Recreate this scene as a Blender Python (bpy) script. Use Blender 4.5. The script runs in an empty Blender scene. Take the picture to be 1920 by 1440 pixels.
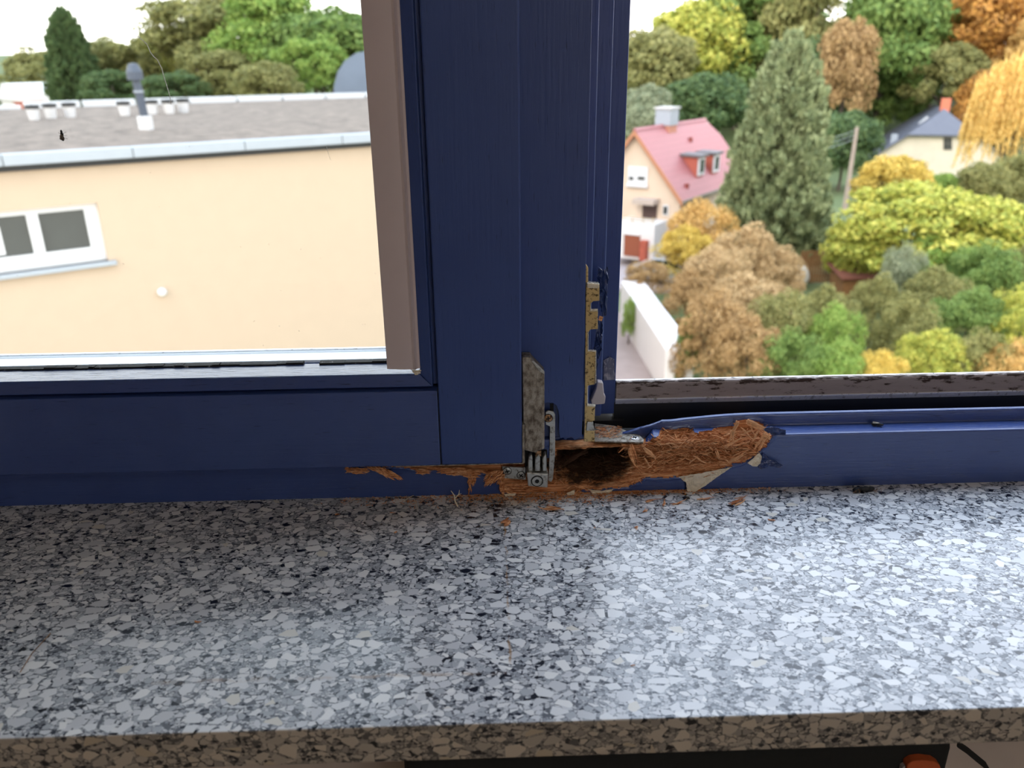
import bpy, bmesh, math, random
import numpy as np
from mathutils import Vector, Matrix, noise as mn
R = random.Random(7)
rng = np.random.default_rng(11)
scn = bpy.context.scene
COL = scn.collection

# ------------------------------------------------------------------ camera
F = 1500.0
CAMP = np.array([0.0, -0.55, 0.31])
_d = np.array([44., 3790., F]); _d /= np.linalg.norm(_d)
_c = 0.0235
AX = np.array([1, -(_d[0] + _d[2] * _c) / _d[1], _c]); AX /= np.linalg.norm(AX)
AZ = -_d
AY = np.cross(AX, _d)
if AY[2] < 0: AY = -AY
def wv(v): return np.array([v @ AX, v @ AY, v @ AZ])
cam = bpy.data.cameras.new('camera'); co = bpy.data.objects.new('camera', cam); COL.objects.link(co)
cr, cu, cb = wv(np.array([1., 0, 0])), wv(np.array([0., -1, 0])), wv(np.array([0., 0, -1]))
co.matrix_world = Matrix(((cr[0], cu[0], cb[0], CAMP[0]), (cr[1], cu[1], cb[1], CAMP[1]), (cr[2], cu[2], cb[2], CAMP[2]), (0, 0, 0, 1)))
cam.sensor_width = 36; cam.lens = F / 1920 * 36
cam.clip_start = 0.02; cam.clip_end = 3000
cam.dof.use_dof = True; cam.dof.focus_distance = 0.60; cam.dof.aperture_fstop = 9
scn.camera = co

# ------------------------------------------------------------------ sky, sun, added fill lamp, exposure
w = bpy.data.worlds.new('sky'); scn.world = w; w.use_nodes = True
nt = w.node_tree; nt.nodes.clear()
o = nt.nodes.new('ShaderNodeOutputWorld'); bg = nt.nodes.new('ShaderNodeBackground')
tc = nt.nodes.new('ShaderNodeTexCoord'); sx = nt.nodes.new('ShaderNodeSeparateXYZ'); rp = nt.nodes.new('ShaderNodeValToRGB')
nt.links.new(tc.outputs['Generated'], sx.inputs[0]); nt.links.new(sx.outputs['Z'], rp.inputs[0]); nt.links.new(rp.outputs[0], bg.inputs[0]); nt.links.new(bg.outputs[0], o.inputs[0])
rp.color_ramp.elements[0].position = 0.0; rp.color_ramp.elements[0].color = (1.0, .93, .86, 1)
rp.color_ramp.elements[1].position = 0.75; rp.color_ramp.elements[1].color = (.66, .80, 1.0, 1)
e = rp.color_ramp.elements.new(0.22); e.color = (.93, .95, 1.0, 1)
bg.inputs[1].default_value = 4.0
su = bpy.data.lights.new('sun', 'SUN'); su.energy = 1.6; su.angle = math.radians(18); su.color = (1, .86, .66)
so = bpy.data.objects.new('sun', su); COL.objects.link(so)
so.rotation_euler = Vector((.45, .80, -.62)).to_track_quat('-Z', 'Y').to_euler()
scn.view_settings.view_transform = 'Standard'; scn.view_settings.look = 'None'
scn.view_settings.exposure = 0.0; scn.view_settings.gamma = 1.0
FILL_LAMP = 9.0

# ------------------------------------------------------------------ helpers
def at(px, py, y):
    v = wv(np.array([px - 960., py - 720., F])); t = (y - CAMP[1]) / v[1]; return Vector(CAMP + v * t)
def atz(px, py, z):
    v = wv(np.array([px - 960., py - 720., F])); t = (z - CAMP[2]) / v[2]; return Vector(CAMP + v * t)
def atp(px, py, p0, n):
    v = wv(np.array([px - 960., py - 720., F])); p0 = np.array(p0); n = np.array(n)
    t = ((p0 - CAMP) @ n) / (v @ n); return Vector(CAMP + v * t)
def proj(P):
    q = P - CAMP; v = q[..., 0:1] * AX + q[..., 1:2] * AY + q[..., 2:3] * AZ
    return np.stack([960 + F * v[..., 0] / v[..., 2], 720 + F * v[..., 1] / v[..., 2]], -1)
def srgb(r, g, b):
    f = lambda c: (c / 255 / 12.92) if c <= 10 else ((c / 255 + .055) / 1.055) ** 2.4
    return (f(r), f(g), f(b), 1)
def rd(p, k=1.0):
    return tuple(x * k for x in p)

class NT:
    def __init__(s, name):
        s.m = bpy.data.materials.new(name); s.m.use_nodes = True; s.t = s.m.node_tree
        s.b = s.t.nodes['Principled BSDF']; s.tc = None
    def n(s, typ, **k):
        x = s.t.nodes.new(typ)
        for a, v in k.items(): setattr(x, a, v)
        return x
    def l(s, a, b): s.t.links.new(a, b)
    def coord(s, scale=(1, 1, 1), rot=(0, 0, 0), gen='Object'):
        if not s.tc: s.tc = s.n('ShaderNodeTexCoord')
        m = s.n('ShaderNodeMapping'); m.inputs['Scale'].default_value = scale; m.inputs['Rotation'].default_value = rot
        s.l(s.tc.outputs[gen], m.inputs[0]); return m.outputs[0]
    def noise(s, vec, scale, detail=4, rough=.55, out=0):
        x = s.n('ShaderNodeTexNoise'); x.inputs['Scale'].default_value = scale; x.inputs['Detail'].default_value = detail; x.inputs['Roughness'].default_value = rough
        s.l(vec, x.inputs[0]); return x.outputs[out]
    def ramp(s, fac, pts, interp='LINEAR'):
        r = s.n('ShaderNodeValToRGB'); cr_ = r.color_ramp; cr_.interpolation = interp
        cr_.elements[0].position = pts[0][0]; cr_.elements[0].color = pts[0][1]
        cr_.elements[1].position = pts[-1][0]; cr_.elements[1].color = pts[-1][1]
        for p, c in pts[1:-1]: e_ = cr_.elements.new(p); e_.color = c
        s.l(fac, r.inputs[0]); return r.outputs[0]
    def mix(s, fac, a, b, mode='MIX'):
        x = s.n('ShaderNodeMix', data_type='RGBA', blend_type=mode)
        for v, i in ((fac, 0), (a, 6), (b, 7)):
            if hasattr(v, 'links'): s.l(v, x.inputs[i])
            else: x.inputs[i].default_value = v
        return x.outputs[2]
    def math(s, op, a, b=0.0, clamp=False):
        x = s.n('ShaderNodeMath', operation=op, use_clamp=clamp)
        for v, i in ((a, 0), (b, 1)):
            if hasattr(v, 'links'): s.l(v, x.inputs[i])
            else: x.inputs[i].default_value = v
        return x.outputs[0]
    def bump(s, h, dist, strength=1.0):
        x = s.n('ShaderNodeBump'); x.inputs['Distance'].default_value = dist; x.inputs['Strength'].default_value = strength
        s.l(h, x.inputs['Height']); s.l(x.outputs[0], s.b.inputs['Normal']); return x
    def set(s, **k):
        for a, v in k.items():
            i = s.b.inputs[a.replace('_', ' ')]
            if hasattr(v, 'links'): s.l(v, i)
            else: i.default_value = v
        return s
G = lambda v: (v, v, v, 1)

def simple(name, col, rough=.6, metal=0.0, var=.12, scale=40, bump=0.0, spec=.5):
    t = NT(name); v = t.coord()
    nz = t.noise(v, scale)
    c = t.mix(t.ramp(nz, [(.3, G(1 - var)), (.7, G(1 + var))]), (0, 0, 0, 1), col)
    c = t.mix(1.0, col, t.ramp(nz, [(.3, G(1 - var)), (.7, G(1.0))]), 'MULTIPLY')
    t.set(Base_Color=c, Roughness=rough, Metallic=metal, Specular_IOR_Level=spec)
    if bump: t.bump(nz, bump)
    return t.m

BLUE = (.034, .066, .225, 1)
def blue_paint(name, axis):          # painted wood, grain along the axis
    t = NT(name)
    sc = {'x': (14, 420, 420), 'z': (420, 420, 14)}[axis]
    g = t.noise(t.coord(sc), 1.0, 3)
    sc2 = {'x': (60, 1500, 1500), 'z': (1500, 1500, 60)}[axis]
    g2 = t.noise(t.coord(sc2), 1.0, 2)
    big = t.noise(t.coord(), 14, 3)
    col = t.mix(t.ramp(big, [(.35, G(0)), (.65, G(1))]), BLUE, (.040, .076, .245, 1))
    pores = t.ramp(g2, [(.26, G(.35)), (.34, G(1))])
    col = t.mix(1.0, col, pores, 'MULTIPLY')
    dust = t.ramp(t.noise(t.coord(), 900, 2), [(.72, G(0)), (.80, G(.35))])
    col = t.mix(dust, col, (.10, .14, .25, 1))
    h = t.math('ADD', t.math('MULTIPLY', g, .6), t.math('MULTIPLY', t.ramp(g2, [(.25, G(0)), (.40, G(1))]), .4))
    t.set(Base_Color=col, Roughness=.27 if axis == 'x' else .40, Specular_IOR_Level=.75 if axis == 'x' else .42)
    t.bump(h, .00035, .8); return t.m
M = {}
M['blue_x'] = blue_paint('blue_paint_horizontal', 'x')
M['blue_z'] = blue_paint('blue_paint_vertical', 'z')

def terrazzo():
    t = NT('terrazzo'); c0 = t.coord((.78, 1.0, 1.0), (0, 0, .12))
    dn = t.noise(c0, 120, 1, out=1)
    x = t.n('ShaderNodeVectorMath', operation='SCALE'); x.inputs['Scale'].default_value = .0009
    y = t.n('ShaderNodeVectorMath', operation='ADD'); t.l(dn, x.inputs[0]); t.l(c0, y.inputs[0]); t.l(x.outputs[0], y.inputs[1]); v = y.outputs[0]
    def vor(sc, rnd=1.0):
        a = t.n('ShaderNodeTexVoronoi', feature='F1'); b = t.n('ShaderNodeTexVoronoi', feature='DISTANCE_TO_EDGE')
        for q in (a, b): q.inputs['Scale'].default_value = sc; q.inputs['Randomness'].default_value = rnd; t.l(v, q.inputs['Vector'])
        s_ = t.n('ShaderNodeSeparateColor'); t.l(a.outputs['Color'], s_.inputs[0])
        return s_.outputs[0], s_.outputs[1], b.outputs['Distance']
    r1, r1b, d1 = vor(146); r2, r2b, d2 = vor(270); r3, r3b, d3 = vor(600)
    matrix = t.mix(t.noise(v, 900, 2), (.10, .105, .12, 1), (.20, .21, .23, 1))
    chips3 = t.ramp(r3, [(0, (.025, .03, .045, 1)), (.12, (.14, .15, .17, 1)), (.3, (.36, .38, .41, 1)), (.62, (.60, .61, .63, 1)), (1, (.42, .43, .46, 1))], 'CONSTANT')
    m3 = t.ramp(d3, [(.035, G(0)), (.085, G(1))])
    col = t.mix(m3, matrix, chips3)
    chips2 = t.ramp(r2, [(0, (.012, .014, .022, 1)), (.07, (.44, .46, .49, 1)), (.35, (.66, .67, .69, 1)), (.7, (.78, .78, .78, 1))], 'CONSTANT')
    e2 = t.math('MULTIPLY', t.ramp(d2, [(.07, G(0)), (.10, G(1))]), t.math('LESS_THAN', r2b, .60))
    col = t.mix(e2, col, chips2)
    chips1 = t.ramp(r1, [(0, (.62, .63, .65, 1)), (.3, (.76, .77, .78, 1)), (.7, (.86, .86, .85, 1)), (.95, (.72, .69, .62, 1))], 'CONSTANT')
    e1 = t.math('MULTIPLY', t.ramp(d1, [(.095, G(0)), (.115, G(1))]), t.math('LESS_THAN', r1b, .42))
    col = t.mix(e1, col, chips1)
    # rust-coloured hairline stains: one running towards the room, one along the slab
    sp = t.n('ShaderNodeSeparateXYZ'); t.l(t.coord(), sp.inputs[0])
    wob = t.math('MULTIPLY', t.math('SUBTRACT', t.noise(t.coord(), 60, 3), .5), .006)
    def line(a, a0, b, b0, b1, wd):
        q = t.math('ABSOLUTE', t.math('SUBTRACT', t.math('ADD', a, wob), a0))
        k = t.ramp(t.math('DIVIDE', q, wd), [(0, G(1)), (1, G(0))])
        s1 = t.math('GREATER_THAN', b, b0); s2 = t.math('LESS_THAN', b, b1)
        return t.math('MULTIPLY', k, t.math('MULTIPLY', s1, s2))
    l1 = line(sp.outputs[0], .0062, sp.outputs[1], -.192, -.040, .0011)
    l2 = line(sp.outputs[1], -.1985, sp.outputs[0], -.19, .004, .0022)
    brk = t.ramp(t.noise(t.coord(), 75, 3), [(.42, G(0)), (.58, G(1))])
    st = t.math('MULTIPLY', t.math('MAXIMUM', l1, t.math('MULTIPLY', l2, .55)), brk)
    col = t.mix(t.math('MULTIPLY', st, .8), col, (.36, .19, .06, 1))
    # brown wood dust ground into the strip below the rotten frame
    dq = t.math('MULTIPLY', t.ramp(sp.outputs[1], [(.955, G(0)), (.999, G(1))]), 1.0)
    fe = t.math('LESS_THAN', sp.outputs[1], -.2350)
    col = t.mix(fe, col, t.mix(1.0, col, (.66, .58, .48, 1), 'MULTIPLY'))   # brownish front edge, with shade painted in to offset the room light
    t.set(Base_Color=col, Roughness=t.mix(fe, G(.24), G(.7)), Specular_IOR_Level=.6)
    t.bump(t.noise(t.coord(), 500, 2), .00012, .4)
    return t.m
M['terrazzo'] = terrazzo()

HOLE = at(1105, 862, .012)
def wood():
    t = NT('rotten_wood'); v = t.coord((40, 600, 600))
    g = t.noise(v, 1.0, 4, .6); g2 = t.noise(t.coord((120, 1800, 1800)), 1.0, 3)
    ge = t.n('ShaderNodeNewGeometry')
    k = t.math('ADD', t.math('MULTIPLY', g, .62), t.math('ADD', t.math('MULTIPLY', g2, .25), t.math('MULTIPLY', ge.outputs['Random Per Island'], .16)))
    col = t.ramp(k, [(.30, (.13, .036, .012, 1)), (.42, (.42, .145, .055, 1)), (.53, (.72, .33, .145, 1)), (.68, (.92, .60, .35, 1))])
    # rot stain round the mortice of the hinge
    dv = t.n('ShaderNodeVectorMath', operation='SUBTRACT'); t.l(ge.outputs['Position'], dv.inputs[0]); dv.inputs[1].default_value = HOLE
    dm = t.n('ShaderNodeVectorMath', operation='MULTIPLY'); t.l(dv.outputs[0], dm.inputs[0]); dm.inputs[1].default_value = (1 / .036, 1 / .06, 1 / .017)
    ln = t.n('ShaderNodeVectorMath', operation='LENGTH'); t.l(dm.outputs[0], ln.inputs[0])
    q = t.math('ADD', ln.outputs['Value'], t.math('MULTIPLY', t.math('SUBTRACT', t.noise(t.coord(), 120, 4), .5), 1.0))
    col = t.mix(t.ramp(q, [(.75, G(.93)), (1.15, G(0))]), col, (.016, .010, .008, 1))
    t.set(Base_Color=col, Roughness=.85, Specular_IOR_Level=.2); t.bump(g2, .0006, .8)
    return t.m
M['wood'] = wood()
M['wood_pale'] = simple('fresh_torn_wood', (.82, .42, .20, 1), .8, var=.35, scale=500)
M['primer'] = simple('cream_primer', (.80, .71, .56, 1), .7, var=.18, scale=300)
M['blue_film'] = simple('blue_paint_film', (.022, .045, .16, 1), .3, var=.1, scale=200)
M['black_rubber'] = simple('black_rubber', (.006, .007, .009, 1), .55, var=.4, scale=100)
def dirty(name, col, dirt, rough, metal, sc, lo, hi, mapping=(1, 1, 1)):
    t = NT(name); v = t.coord(mapping); nz = t.noise(v, sc, 6, .65)
    k = t.ramp(nz, [(lo, G(1)), (hi, G(0))])
    c = t.mix(k, col, dirt)
    t.set(Base_Color=c, Roughness=t.mix(k, G(rough), G(.85)), Metallic=metal); t.bump(nz, .0003, .5); return t.m
M['rail'] = dirty('weathered_aluminium_rail', (.33, .275, .25, 1), (.045, .026, .017, 1), .55, .0, 260, .41, .50, (.35, 1.2, 1.2))
def railmat():
    t = NT('dirty_rain_rail'); nz = t.noise(t.coord((.30, 1.1, 1.1)), 230, 6, .65); sp = t.n('ShaderNodeSeparateXYZ'); t.l(t.coord(), sp.inputs[0])
    ed = t.math('MULTIPLY', t.math('ABSOLUTE', t.math('SUBTRACT', sp.outputs[2], .0625)), 1 / .0085)
    k = t.ramp(t.math('SUBTRACT', nz, t.math('MULTIPLY', t.math('MULTIPLY', ed, ed), .13)), [(.345, G(1)), (.42, G(0))])
    t.set(Base_Color=t.mix(k, t.mix(nz, (.24, .20, .185, 1), (.38, .32, .30, 1)), (.040, .022, .014, 1)), Roughness=t.mix(k, G(.5), G(.85))); t.bump(nz, .0003, .5); return t.m
M['rail'] = railmat()
M['alu'] = dirty('bright_aluminium', (.78, .78, .80, 1), (.45, .43, .42, 1), .35, .6, 200, .35, .45)
M['hinge'] = dirty('tarnished_zinc', (.40, .36, .30, 1), (.14, .11, .085, 1), .42, .55, 260, .36, .62, (1, 1, .6))
M['zinc'] = dirty('zinc_steel', (.48, .49, .47, 1), (.22, .20, .17, 1), .30, .75, 300, .32, .5)
M['brass'] = dirty('yellow_passivated_steel', (.58, .42, .19, 1), (.13, .09, .04, 1), .36, .65, 420, .36, .46)
M['brass_lit_edge'] = dirty('painted_lit_edge', (.80, .74, .60, 1), (.4, .33, .2, 1), .25, .7, 420, .3, .4)
M['screw_brass'] = dirty('brass_screw', (.50, .30, .16, 1), (.10, .05, .03, 1), .35, .8, 400, .35, .55)
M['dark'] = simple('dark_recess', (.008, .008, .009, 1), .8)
M['strip'] = simple('taupe_plastic', (.60, .495, .485, 1), .42, var=.05, scale=20)
M['white_plastic'] = simple('greyed_white_plastic', (.52, .48, .50, 1), .4, var=.1, scale=60)
M['sealant'] = dirty('crumbling_black_sealant', (.010, .010, .011, 1), (.65, .62, .60, 1), .7, 0, 300, .30, .36)
M['bead_white'] = dirty('pale_outer_ledge', (.88, .89, .92, 1), (.5, .5, .5, 1), .3, 0, 300, .20, .28)
def glass():
    t = NT('window_glass'); t.t.nodes.remove(t.b)
    out = [n_ for n_ in t.t.nodes if n_.type == 'OUTPUT_MATERIAL'][0]
    tr = t.n('ShaderNodeBsdfTransparent'); tr.inputs[0].default_value = (.93, .95, .94, 1)
    gl = t.n('ShaderNodeBsdfGlossy'); gl.inputs['Roughness'].default_value = .02
    df = t.n('ShaderNodeBsdfDiffuse'); df.inputs[0].default_value = (.8, .8, .78, 1)
    fr = t.n('ShaderNodeFresnel'); fr.inputs[0].default_value = 1.45
    m1 = t.n('ShaderNodeMixShader'); t.l(fr.outputs[0], m1.inputs[0]); t.l(tr.outputs[0], m1.inputs[1]); t.l(gl.outputs[0], m1.inputs[2])
    sp = t.ramp(t.noise(t.coord(), 260, 2), [(.765, G(0)), (.79, G(.28))])
    m2 = t.n('ShaderNodeMixShader'); t.l(sp, m2.inputs[0]); t.l(m1.outputs[0], m2.inputs[1]); t.l(df.outputs[0], m2.inputs[2])
    t.l(m2.outputs[0], out.inputs[0]); return t.m
M['glass'] = glass()

# ---- mesh builder
class MB:
    def __init__(s): s.v = []; s.f = []
    def add(s, vs, fs):
        k = len(s.v); s.v += [tuple(p) for p in vs]; s.f += [tuple(i + k for i in f) for f in fs]; return s
    def box(s, x0, x1, y0, y1, z0, z1):
        vs = [(x, y, z) for x in (x0, x1) for y in (y0, y1) for z in (z0, z1)]
        return s.add(vs, [(0, 1, 3, 2), (4, 6, 7, 5), (0, 4, 5, 1), (2, 3, 7, 6), (0, 2, 6, 4), (1, 5, 7, 3)])
    def obox(s, c, ux, uy, uz, hx, hy, hz):
        vs = [Vector(c) + Vector(ux) * a * hx + Vector(uy) * b * hy + Vector(uz) * d * hz for a in (-1, 1) for b in (-1, 1) for d in (-1, 1)]
        return s.add(vs, [(0, 1, 3, 2), (4, 6, 7, 5), (0, 4, 5, 1), (2, 3, 7, 6), (0, 2, 6, 4), (1, 5, 7, 3)])
    def sweep(s, rings, cap=True):
        n = len(rings[0]); k = len(s.v)
        for r in rings: s.v += [tuple(p) for p in r]
        for i in range(len(rings) - 1):
            for j in range(n):
                a = k + i * n + j; b = k + i * n + (j + 1) % n
                s.f.append((a, b, b + n, a + n))
        if cap:
            s.f.append(tuple(k + j for j in range(n))[::-1]); e_ = k + (len(rings) - 1) * n
            s.f.append(tuple(e_ + j for j in range(n)))
        return s
    def tube(s, pts, r, n=8):
        pts = [Vector(p) for p in pts]; rs = r if isinstance(r, (list, tuple)) else [r] * len(pts); rings = []
        for i, p in enumerate(pts):
            t = (pts[min(i + 1, len(pts) - 1)] - pts[max(i - 1, 0)]).normalized()
            a = t.orthogonal().normalized() if i == 0 else (a - t * a.dot(t)).normalized()
            b = t.cross(a); rings.append([p + (a * math.cos(q) + b * math.sin(q)) * rs[i] for q in [2 * math.pi * j / n for j in range(n)]])
        return s.sweep(rings)
    def lathe(s, c, axis, prof, n=24):
        ax = Vector(axis).normalized(); a = ax.orthogonal().normalized(); b = ax.cross(a); c = Vector(c)
        return s.sweep([[c + ax * h + (a * math.cos(2 * math.pi * j / n) + b * math.sin(2 * math.pi * j / n)) * r for j in range(n)] for r, h in prof])
    def build(s, name, mat, parent=None, bevel=0, smooth=False, seg=2, origin=None):
        me = bpy.data.meshes.new(name)
        bm = bmesh.new(); vs = [bm.verts.new(v) for v in s.v]
        for f in s.f:
            try: bm.faces.new([vs[i] for i in f])
            except ValueError: pass
        bmesh.ops.recalc_face_normals(bm, faces=bm.faces)
        if origin is not None: bmesh.ops.translate(bm, verts=bm.verts, vec=-Vector(origin))
        bm.to_mesh(me); bm.free()
        ms = mat if isinstance(mat, list) else [mat]
        for m_ in ms: me.materials.append(m_)
        ob = bpy.data.objects.new(name, me); COL.objects.link(ob)
        if origin is not None: ob.location = origin
        if parent is not None:
            ob.parent = parent; ob.location = Vector(ob.location) - parent_world(parent)
        if bevel:
            b = ob.modifiers.new('b', 'BEVEL'); b.width = bevel; b.segments = seg; b.limit_method = 'ANGLE'; b.angle_limit = math.radians(35); b.harden_normals = False
        if smooth or bevel:
            for p in me.polygons: p.use_smooth = True
            if bevel:
                wn = ob.modifiers.new('w', 'WEIGHTED_NORMAL')
        return ob
def parent_world(p):
    v = Vector((0, 0, 0))
    while p is not None: v += Vector(p.location); p = p.parent
    return v
def thing(name, label, cat, loc, group=None):
    o_ = bpy.data.objects.new(name, None); COL.objects.link(o_); o_.location = loc; o_.empty_display_size = .05
    o_['label'] = label; o_['category'] = cat
    if group: o_['group'] = group
    return o_
def tag(o_, label=None, cat=None, group=None, kind=None):
    if label: o_['label'] = label
    if cat: o_['category'] = cat
    if group: o_['group'] = group
    if kind: o_['kind'] = kind
    return o_
def ext(poly, f0, f1):      # two rings from a 2-D polygon by two mapping functions
    return [[f0(p) for p in poly], [f1(p) for p in poly]]

# ================================================================== ROOM SHELL
white = simple('white_plaster', (.70, .66, .60, 1), .9, var=.04, scale=8)
beige = simple('beige_plaster', (.62, .53, .46, 1), .9, var=.06, scale=30)
floorm = simple('oak_floor', (.40, .27, .16, 1), .5, var=.2, scale=6)
def struct(ob): ob['kind'] = 'structure'; return ob
X0, X1 = -.82, .90; ZT = 1.36
mb = MB()
mb.box(-2.2, X0 - .06, -.20, .16, -.9, 1.75); mb.box(X1 + .06, 2.2, -.20, .16, -.9, 1.75)
mb.box(X0 - .06, X1 + .06, -.20, .16, ZT + .05, 1.75)
mb.box(X0 - .06, X1 + .06, .0, .16, -.9, -.03)
wf = struct(mb.build('wall_front', beige))
struct(MB().box(-2.2, -2.1, -4.2, .16, -.9, 1.75).build('wall_left', white))
struct(MB().box(2.1, 2.2, -4.2, .16, -.9, 1.75).build('wall_right', white))
mb = MB(); mb.box(-2.2, .90, -4.3, -4.2, -.9, 1.75); mb.box(2.05, 2.2, -4.3, -4.2, -.9, 1.75); mb.box(.90, 2.05, -4.3, -4.2, -.9, -.05); mb.box(.90, 2.05, -4.3, -4.2, 1.45, 1.75)
struct(mb.build('wall_back', white))
w2_ = bpy.data.objects.new('added_fill_window', None); COL.objects.link(w2_); w2_['kind'] = 'structure'  # unseen window added to bring sky light onto the room-facing surfaces
for b_ in ((.90, .96, -4.28, -4.22, -.05, 1.45), (1.99, 2.05, -4.28, -4.22, -.05, 1.45), (.96, 1.99, -4.28, -4.22, -.05, .01), (.96, 1.99, -4.28, -4.22, 1.39, 1.45), (1.45, 1.51, -4.28, -4.22, .01, 1.39)):
    MB().box(*b_).build('frame_member', M['blue_z'], w2_)
struct(MB().box(-2.2, 2.2, -4.3, .16, -1.0, -.9).build('floor', floorm))
struct(MB().box(-2.2, 2.2, -4.3, .16, 1.75, 1.85).build('ceiling', white))
lampo = thing('added_fill_lamp', 'unseen round white lamp added to fill the room with light', 'lamp', (0.2, -1.9, 1.75))  # unseen lamp added to brighten the faces turned to the room
MB().lathe((.2, -1.9, 1.75), (0, 0, -1), [(.05, 0), (.22, .0), (.22, .02), (.05, .02)], 32).build('base', M['white_plastic'], lampo)
em = bpy.data.materials.new('fill_lamp_diffuser'); em.use_nodes = True
em.node_tree.nodes['Principled BSDF'].inputs['Emission Color'].default_value = (1, .86, .74, 1)
em.node_tree.nodes['Principled BSDF'].inputs['Emission Strength'].default_value = FILL_LAMP
MB().lathe((.2, -1.9, 1.73), (0, 0, -1), [(.02, 0), (.20, .0), (.19, .04), (.12, .07), (.02, .08)], 32).build('diffuser', em, lampo, smooth=True)

# ---- terrazzo slab
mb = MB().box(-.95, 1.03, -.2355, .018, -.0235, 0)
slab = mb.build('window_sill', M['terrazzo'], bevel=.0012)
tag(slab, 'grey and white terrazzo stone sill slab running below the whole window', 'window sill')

# ================================================================== FIXED WINDOW FRAME (window_1)
win = bpy.data.objects.new('window_1', None); COL.objects.link(win); win['kind'] = 'structure'; win.location = (0, 0, 0)

def poly_sd(P, poly):   # signed distance in pixels, positive inside
    poly = np.array(poly, float); d = np.full(P.shape[0], 1e9); ins = np.zeros(P.shape[0], bool)
    for i in range(len(poly)):
        a = poly[i]; b = poly[(i + 1) % len(poly)]; ab = b - a
        t = np.clip(((P - a) @ ab) / (ab @ ab + 1e-9), 0, 1)
        d = np.minimum(d, np.linalg.norm(P - (a + t[:, None] * ab), axis=1))
        c = ((a[1] > P[:, 1]) != (b[1] > P[:, 1])) & (P[:, 0] < (b[0] - a[0]) * (P[:, 1] - a[1]) / (b[1] - a[1] + 1e-12) + a[0])
        ins ^= c
    return np.where(ins, d, -d)
_L = rng.random((256, 256))
def vnoise(x, y):
    xi = np.floor(x).astype(int); yi = np.floor(y).astype(int); fx = x - xi; fy = y - yi
    fx = fx * fx * (3 - 2 * fx); fy = fy * fy * (3 - 2 * fy)
    g = lambda a, b: _L[a % 256, b % 256]
    return (g(xi, yi) * (1 - fx) + g(xi + 1, yi) * fx) * (1 - fy) + (g(xi, yi + 1) * (1 - fx) + g(xi + 1, yi + 1) * fx) * fy
def fbm(x, y, o=4):
    s = 0; a = .5
    for i in range(o): s = s + a * vnoise(x * 2 ** i + 17 * i, y * 2 ** i + 5 * i); a *= .5
    return s

WOODP = [(1036, 830), (1060, 826), (1100, 822), (1106, 800), (1125, 797), (1150, 800), (1175, 812), (1205, 822), (1228, 818), (1240, 806), (1250, 797), (1265, 796), (1293, 797), (1300, 808), (1310, 811), (1345, 802), (1372, 798), (1380, 788), (1400, 787), (1425, 791), (1439, 801), (1449, 817), (1438, 832), (1425, 848), (1405, 860), (1390, 868), (1370, 874), (1345, 882), (1300, 892), (1285, 894), (1240, 897), (1210, 896), (1195, 905), (1175, 914), (1140, 916), (1100, 918), (1060, 924), (1010, 928), (950, 927), (941, 916), (946, 903), (930, 893), (905, 888), (880, 890), (870, 884), (790, 881), (750, 876), (650, 874), (650, 860), (1036, 860)]
INNER = [(1042, 832), (1095, 826), (1150, 822), (1205, 824), (1232, 817), (1244, 806), (1255, 800), (1290, 801), (1302, 812), (1345, 806), (1375, 801), (1428, 797), (1441, 817), (1420, 845), (1395, 860), (1340, 873), (1280, 880), (1200, 878), (1190, 882), (1170, 892), (1150, 903), (1120, 910), (1060, 908), (1000, 912), (960, 900), (940, 885), (940, 860), (1040, 855)]
HOLEP = [(1046, 836), (1100, 830), (1178, 832), (1184, 858), (1166, 884), (1125, 898), (1080, 900), (1046, 888)]

prof = [(0, -.001)]; 
def seg(a, b, n): return [(a[0] + (b[0] - a[0]) * i / n, a[1] + (b[1] - a[1]) * i / n) for i in range(1, n + 1)]
prof += seg((0, -.001), (0, .0448), 86) + seg((0, .0448), (.0004, .0456), 2) + seg((.0004, .0456), (.0012, .0459), 2)
prof += seg((.0012, .0459), (.0163, .0460), 26) + seg((.0163, .0460), (.0168, .0464), 1) + seg((.0168, .0464), (.0170, .0545), 15) + seg((.0170, .0545), (.0176, .0556), 2)
prof += seg((.0176, .0556), (.0200, .0562), 4) + seg((.0200, .0562), (.0212, .0552), 2) + seg((.0212, .0552), (.0214, .028), 30) + seg((.0214, .028), (.0225, .012), 2)
prof = np.array(prof); NS = len(prof)
xs = np.concatenate([[X0 - .05, -.5, -.3, -.2, -.14], np.arange(-.115, .232, .00055), [.24, .28, .4, .6, X1 + .05]])
NX = len(xs)
Pw = np.zeros((NX, NS, 3)); Pw[:, :, 0] = xs[:, None]; Pw[:, :, 1] = prof[None, :, 0]; Pw[:, :, 2] = prof[None, :, 1]
flat = Pw.reshape(-1, 3); S2 = proj(flat)
jit = np.stack([(fbm(flat[:, 0] * 260, flat[:, 2] * 700) - .47) * 13, (fbm(flat[:, 0] * 200 + 40, flat[:, 2] * 900 + flat[:, 1] * 500 + 9) - .47) * 10], 1)
SJ = S2 + jit
vis = (flat[:, 1] < .0213)
sdW = np.where(vis, poly_sd(SJ, WOODP), -9); sdI = np.where(vis, poly_sd(SJ, INNER), -9); sdH = np.where(vis, poly_sd(SJ, HOLEP), -9)
streak = fbm(flat[:, 0] * 90, flat[:, 2] * 1500 + flat[:, 1] * 1500, 4); lump = fbm(flat[:, 0] * 130 + 3, flat[:, 2] * 260 + flat[:, 1] * 260, 3)
dep = np.clip(sdW / 1.2, 0, 1) * (.0007 + .0012 * streak) + np.clip(sdI / 14, 0, 1) ** .8 * (.0030 + .0100 * lump + .0110 * np.clip(lump - .46, 0, 1) + .0050 * (streak - .5)) + np.clip(sdH / 22, 0, 1) * (.026 + .010 * lump)
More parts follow.
